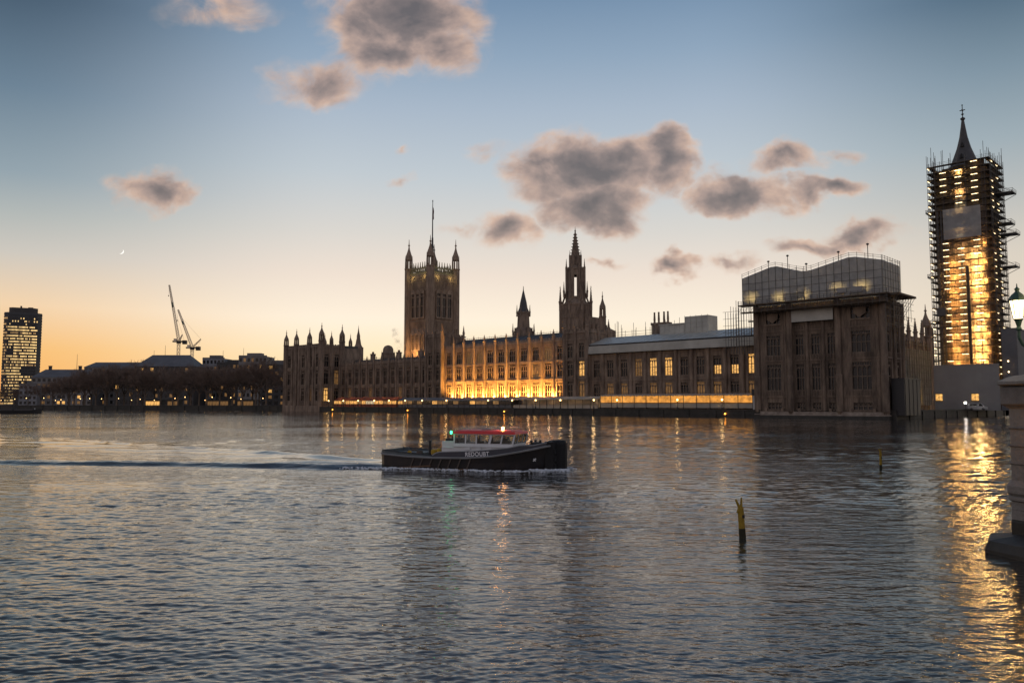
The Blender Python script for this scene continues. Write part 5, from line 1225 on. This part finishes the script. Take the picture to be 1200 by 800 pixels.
# ------------------------------------------------------------------ yellow marker posts in the river
YP = mat('weathered_yellow', (.42, .27, .02), .7, .45, 5.0); WEED = mat('weedy_post', (.035, .035, .015), .8, .4, 6.0)
def post(label, x, y, h, lean, sc=1.0):
    T = thing('marker_post', label, 'marker post', (x, y, 0), R(8)); q = MB(); q.tube((0, 0, -1.5), (0, 0, .30), .115*sc, .105*sc, 12); q.build('weedy_base', WEED, T)
    q = MB(); q.tube((0, 0, .28), (0, 0, h*.78), .098*sc, .094*sc, 12); q.tube((-.01, 0, h*.74), (-.14*sc, 0, h), .055*sc, .03*sc, 8); q.tube((.02, 0, h*.74), (.055*sc, 0, h*1.04), .05*sc, .022*sc, 8); q.tube((-.02, 0, h*.78), (-.13*sc, -.02, h*.66), .045*sc, .03*sc, 8); q.build('post', YP, T)
    q = MB(); q.box(.0, .07*sc, -.115*sc, -.09*sc, h*.52, h*.60); q.build('number_plate', DARKM, T); T.rotation_euler = (0, lean, R(8)); return T
post('near weathered yellow post with forked top standing in the river', 7.18, 25.19, 1.20, R(-3))
post('far thin yellow post standing in the river towards the clock tower', 23.18, 50.53, 1.32, R(1), .8)

# ------------------------------------------------------------------ stone bridge at the right edge, its pier and lamp standard
P1 = (15.22, 22.8); E_ = (.547, .837); BR = math.atan2(E_[1], E_[0])
T = thing('stone_bridge', 'stone bridge at the right edge with octagonal pier columns in the water', 'bridge', (P1[0], P1[1], 0), BR)
SPAN = 38.5; NS = 6
mb = MB(); W0, W1 = -9.0, -.55                              # local x along the bridge, y to its left (the river side seen)
for s in range(NS):
    for k in range(16):
        xa, xb = s*SPAN + 1.4 + (SPAN - 2.8)*k/16, s*SPAN + 1.4 + (SPAN - 2.8)*(k + 1)/16
        f_ = lambda x: .3 + 2.4 * math.sqrt(max(0, 1 - ((x - s*SPAN - SPAN/2) / (SPAN/2 - 1.38))**2))
        za, zb = f_(xa), f_(xb)
        i = [mb.P(p) for p in ((xa, W1, za), (xb, W1, zb), (xb, W1, 3.5), (xa, W1, 3.5), (xa, W0, za), (xb, W0, zb), (xb, W0, 3.5), (xa, W0, 3.5))]
        mb.face((i[1], i[0], i[3], i[2])); mb.face((i[4], i[5], i[6], i[7])); mb.face((i[0], i[1], i[5], i[4])); mb.face((i[3], i[7], i[6], i[2]))
    mb.box(s*SPAN - 1.4, s*SPAN + 1.4, W0, W1 + .05, -3, 3.52)
mb.box(-3.0, NS*SPAN, W0 - .1, W1 + .12, 3.53, 3.85); mb.build('arch', GRANITE, T)
mb = MB(); mb.box(-3, NS*SPAN, W1 - .3, W1, 3.86, 4.7); mb.box(-3, NS*SPAN, W1 - .38, W1 + .08, 4.7, 4.85); mb.box(-3, NS*SPAN, W0, W0 + .3, 3.86, 4.85); mb.build('parapet', GRANITE, T)
PAINT = mat('pale_pier_stone', (.30, .285, .26), .8, .35, 1.2, .5, 9.0, streak=.4)
for s in range(3):
    q = MB(); x = s*SPAN
    q.prism(x - .3, -.25, [(2.05, -3), (2.0, .10), (1.9, .34), (1.15, .5)], 8, rot=math.pi/8 - BR*0, m=1)
    q.prism(x, 0, [(1.02, .9), (1.0, 1.40), (1.08, 1.44), (1.08, 1.52), (1.02, 1.56), (1.10, 1.64), (1.10, 1.84), (1.0, 1.96), (.97, 2.0), (.95, 4.02), (1.04, 4.08)], 8, m=0)
    q.prism(x, 0, [(1.03, .3), (1.03, .82), (1.0, .9)], 8, m=1)
    for z_ in (1.15, 2.45, 2.95, 3.45): q.prism(x, 0, [(.995, z_), (1.012, z_ + .015), (1.012, z_ + .03), (.99, z_ + .045)], 8, m=2)
    q.prism(x, 0, [(1.06, 4.09), (1.16, 4.16), (1.16, 4.62), (1.06, 4.66)], 8, m=2); q.prism(x, 0, [(1.10, 4.67), (1.24, 4.72), (1.24, 4.80), (.9, 4.95), (.5, 5.0)], 8, m=0)
    q.build('pier', [PAINT, WETSTONE, GRANITE], T)
q = MB(); q.box(1.0, 1.9, -.12, .14, 2.86, 3.36)
N_ = thing('navigation_light', 'amber navigation light in a dark housing bolted to the pier', 'lamp', (14.18, 21.72, 3.09), 0)
q = MB(); q.box(-.02, .20, -.12, .12, -.26, .26); q.tube((.1, .1, -.05), (.45, .42, -.05), .035, n=6); q.tube((.1, .1, .1), (.45, .42, .1), .035, n=6); q.build('housing', DARKM, N_)
q = MB(); q.prism(-.03, 0, [(.07, -.18), (.10, -.12), (.10, .12), (.07, .18)], 10); q.build('lens', AMBER, N_); point('lamp_light', N_, (-.2, -.15, 0), 8, (1, .4, .06), .06)
Lm = thing('lamp_standard', 'green cast iron triple lamp standard with glowing lanterns on the bridge pier', 'street lamp', (P1[0], P1[1], 4.98), R(0))
mb = MB(); mb.prism(0, 0, [(.34, 0), (.30, .12), (.20, .25), (.16, .6), (.22, .66), (.15, .74), (.09, .9), (.075, 2.1), (.12, 2.15), (.09, 2.25)], 12)
for s in (-1, 1):
    pts = [(0, 0, .95), (s*.30, 0, .80), (s*.55, 0, .86), (s*.65, 0, 1.08), (s*.65, 0, 1.30)]
    for a, b in zip(pts, pts[1:]): mb.tube(a, b, .045, n=8)
    mb.prism(s*.65, 0, [(.03, 1.25), (.08, 1.32), (.05, 1.4), (.09, 1.55), (.13, 1.62)], 8); mb.tube((s*.33, 0, .55), (s*.33, 0, .80), .03, n=6); mb.prism(s*.33, 0, [(0, .40), (.09, .47), (.09, .54), (0, .62)], 8)
mb.build('post', GREENP, Lm)
for x, zb in ((-.65, 1.64), (.65, 1.64), (0, 2.28)):
    q = MB(); q.prism(x, 0, [(.12, zb), (.20, zb + .50)], 8); lan = q.build('lantern', lit('lantern_glass', (1, .74, .40), 7, 4, .8), Lm)
    q = MB(); q.prism(x, 0, [(.235, zb + .50), (.235, zb + .55), (.15, zb + .68), (.06, zb + .76), (.05, zb + .8), (.075, zb + .84), (.02, zb + .9), (.01, zb + 1.0)], 8)
    for k in range(8): a = math.pi/8 + k*math.pi/4; q.tube((x + .125*math.cos(a), .125*math.sin(a), zb), (x + .205*math.cos(a), .205*math.sin(a), zb + .5), .014, n=4)
    q.build('lantern_crown', GREENP, lan); point('lamp_light', Lm, (x, -.35, zb + .3), 14, (1, .7, .35), .15)
# ------------------------------------------------------------------ wisp of steam rising by the big tower
sm = bpy.data.materials.new('steam'); sm.use_nodes = True; t_ = sm.node_tree; t_.nodes.clear()
o_ = t_.nodes.new('ShaderNodeOutputMaterial'); v_ = t_.nodes.new('ShaderNodeVolumePrincipled'); v_.inputs['Color'].default_value = (.95, .9, .85, 1)
n_ = t_.nodes.new('ShaderNodeTexNoise'); n_.inputs['Scale'].default_value = .35; n_.inputs['Detail'].default_value = 4; c_ = t_.nodes.new('ShaderNodeTexCoord'); t_.links.new(c_.outputs['Object'], n_.inputs['Vector'])
m_ = t_.nodes.new('ShaderNodeMapRange'); m_.inputs[1].default_value = .50; m_.inputs[2].default_value = .72; m_.inputs[3].default_value = 0; m_.inputs[4].default_value = .28
t_.links.new(n_.outputs[0], m_.inputs[0]); t_.links.new(m_.outputs[0], v_.inputs['Density']); t_.links.new(v_.outputs[0], o_.inputs['Volume'])
mb = MB(); mb.prism(0, 0, [(0, 0), (.8, .8), (1.2, 4), (1.9, 8), (2.6, 12), (2.2, 16), (0, 18.5)], 10)
o = mb.build('steam', sm, None, pal(-258, 50, 26.5)); o.rotation_euler = (0, R(-14), 0); struct(o, 'stuff')
# helmsman seen through the wheelhouse windows
Pn = thing('person', 'person in a dark jacket standing at the helm inside the wheelhouse', 'person', (BOAT[0] + 1.45*.905*math.cos(BYAW), BOAT[1] + 1.45*.905*math.sin(BYAW), .62), BYAW - R(90))
def figure(name, joints, edges, radii, m, parent):
    me = bpy.data.meshes.new(name); me.from_pydata(joints, edges, []); o = bpy.data.objects.new(name, me); C.objects.link(o)
    sk = o.modifiers.new('skin', 'SKIN'); sv = me.skin_vertices[0].data
    for v_, r in zip(sv, radii): v_.radius = (r, r)
    sv[0].use_root = True; ss = o.modifiers.new('sub', 'SUBSURF'); ss.levels = 1; ss.render_levels = 1
    bpy.context.view_layer.update(); m2 = bpy.data.meshes.new_from_object(o.evaluated_get(bpy.context.evaluated_depsgraph_get())); bpy.data.objects.remove(o)
    m2.materials.clear(); m2.materials.append(m); return link(name, m2, parent)
JK = mat('dark_jacket', (.03, .035, .05), .9); SKN = mat('skin', (.45, .27, .19), .6)
jt = [(0, 0, .86), (0, 0, 1.10), (0, 0, 1.34), (0, 0, 1.44), (.17, 0, 1.34), (-.17, 0, 1.34), (.22, -.10, 1.08), (-.22, -.10, 1.08), (.15, -.30, 1.12), (-.15, -.30, 1.12), (.09, 0, .80), (-.09, 0, .80), (.10, 0, .44), (-.10, 0, .44), (.10, .02, .06), (-.10, .02, .06), (.10, -.12, .04), (-.10, -.12, .04)]
figure('body', jt, [(0,1),(1,2),(2,3),(2,4),(2,5),(4,6),(5,7),(6,8),(7,9),(0,10),(0,11),(10,12),(11,13),(12,14),(13,15),(14,16),(15,17)], [.14,.15,.15,.06,.07,.07,.05,.05,.04,.04,.10,.10,.07,.07,.05,.05,.045,.04], JK, Pn)
q = MB(); q.prism(0, 0, [(.05, 1.44), (.075, 1.50), (.09, 1.58), (.09, 1.64), (.075, 1.70), (.03, 1.74)], 10); q.prism(0, -.09, [(.014, 1.56), (.02, 1.58), (.006, 1.62)], 5); q.build('head', SKN, Pn)
q = MB(); q.prism(0, .015, [(.096, 1.62), (.096, 1.68), (.08, 1.73), (.0, 1.76)], 10); q.build('hair', mat('dark_hair', (.02, .015, .012), .9), Pn)
for x, y in ((-4.9, .7), (-3.5, -1.2)):
    q = MB()
    for j in range(4):
        for k in range(12): a0, a1 = k*math.pi/6, (k + 1)*math.pi/6; r_ = .24 - j*.02; q.tube((x + r_*math.cos(a0), y + r_*math.sin(a0), 1.10 + .05*j), (x + r_*math.cos(a1), y + r_*math.sin(a1), 1.10 + .05*j), .03, n=4)
    q.build('rope_coil', mat('worn_rope', (.16, .13, .11)), B)
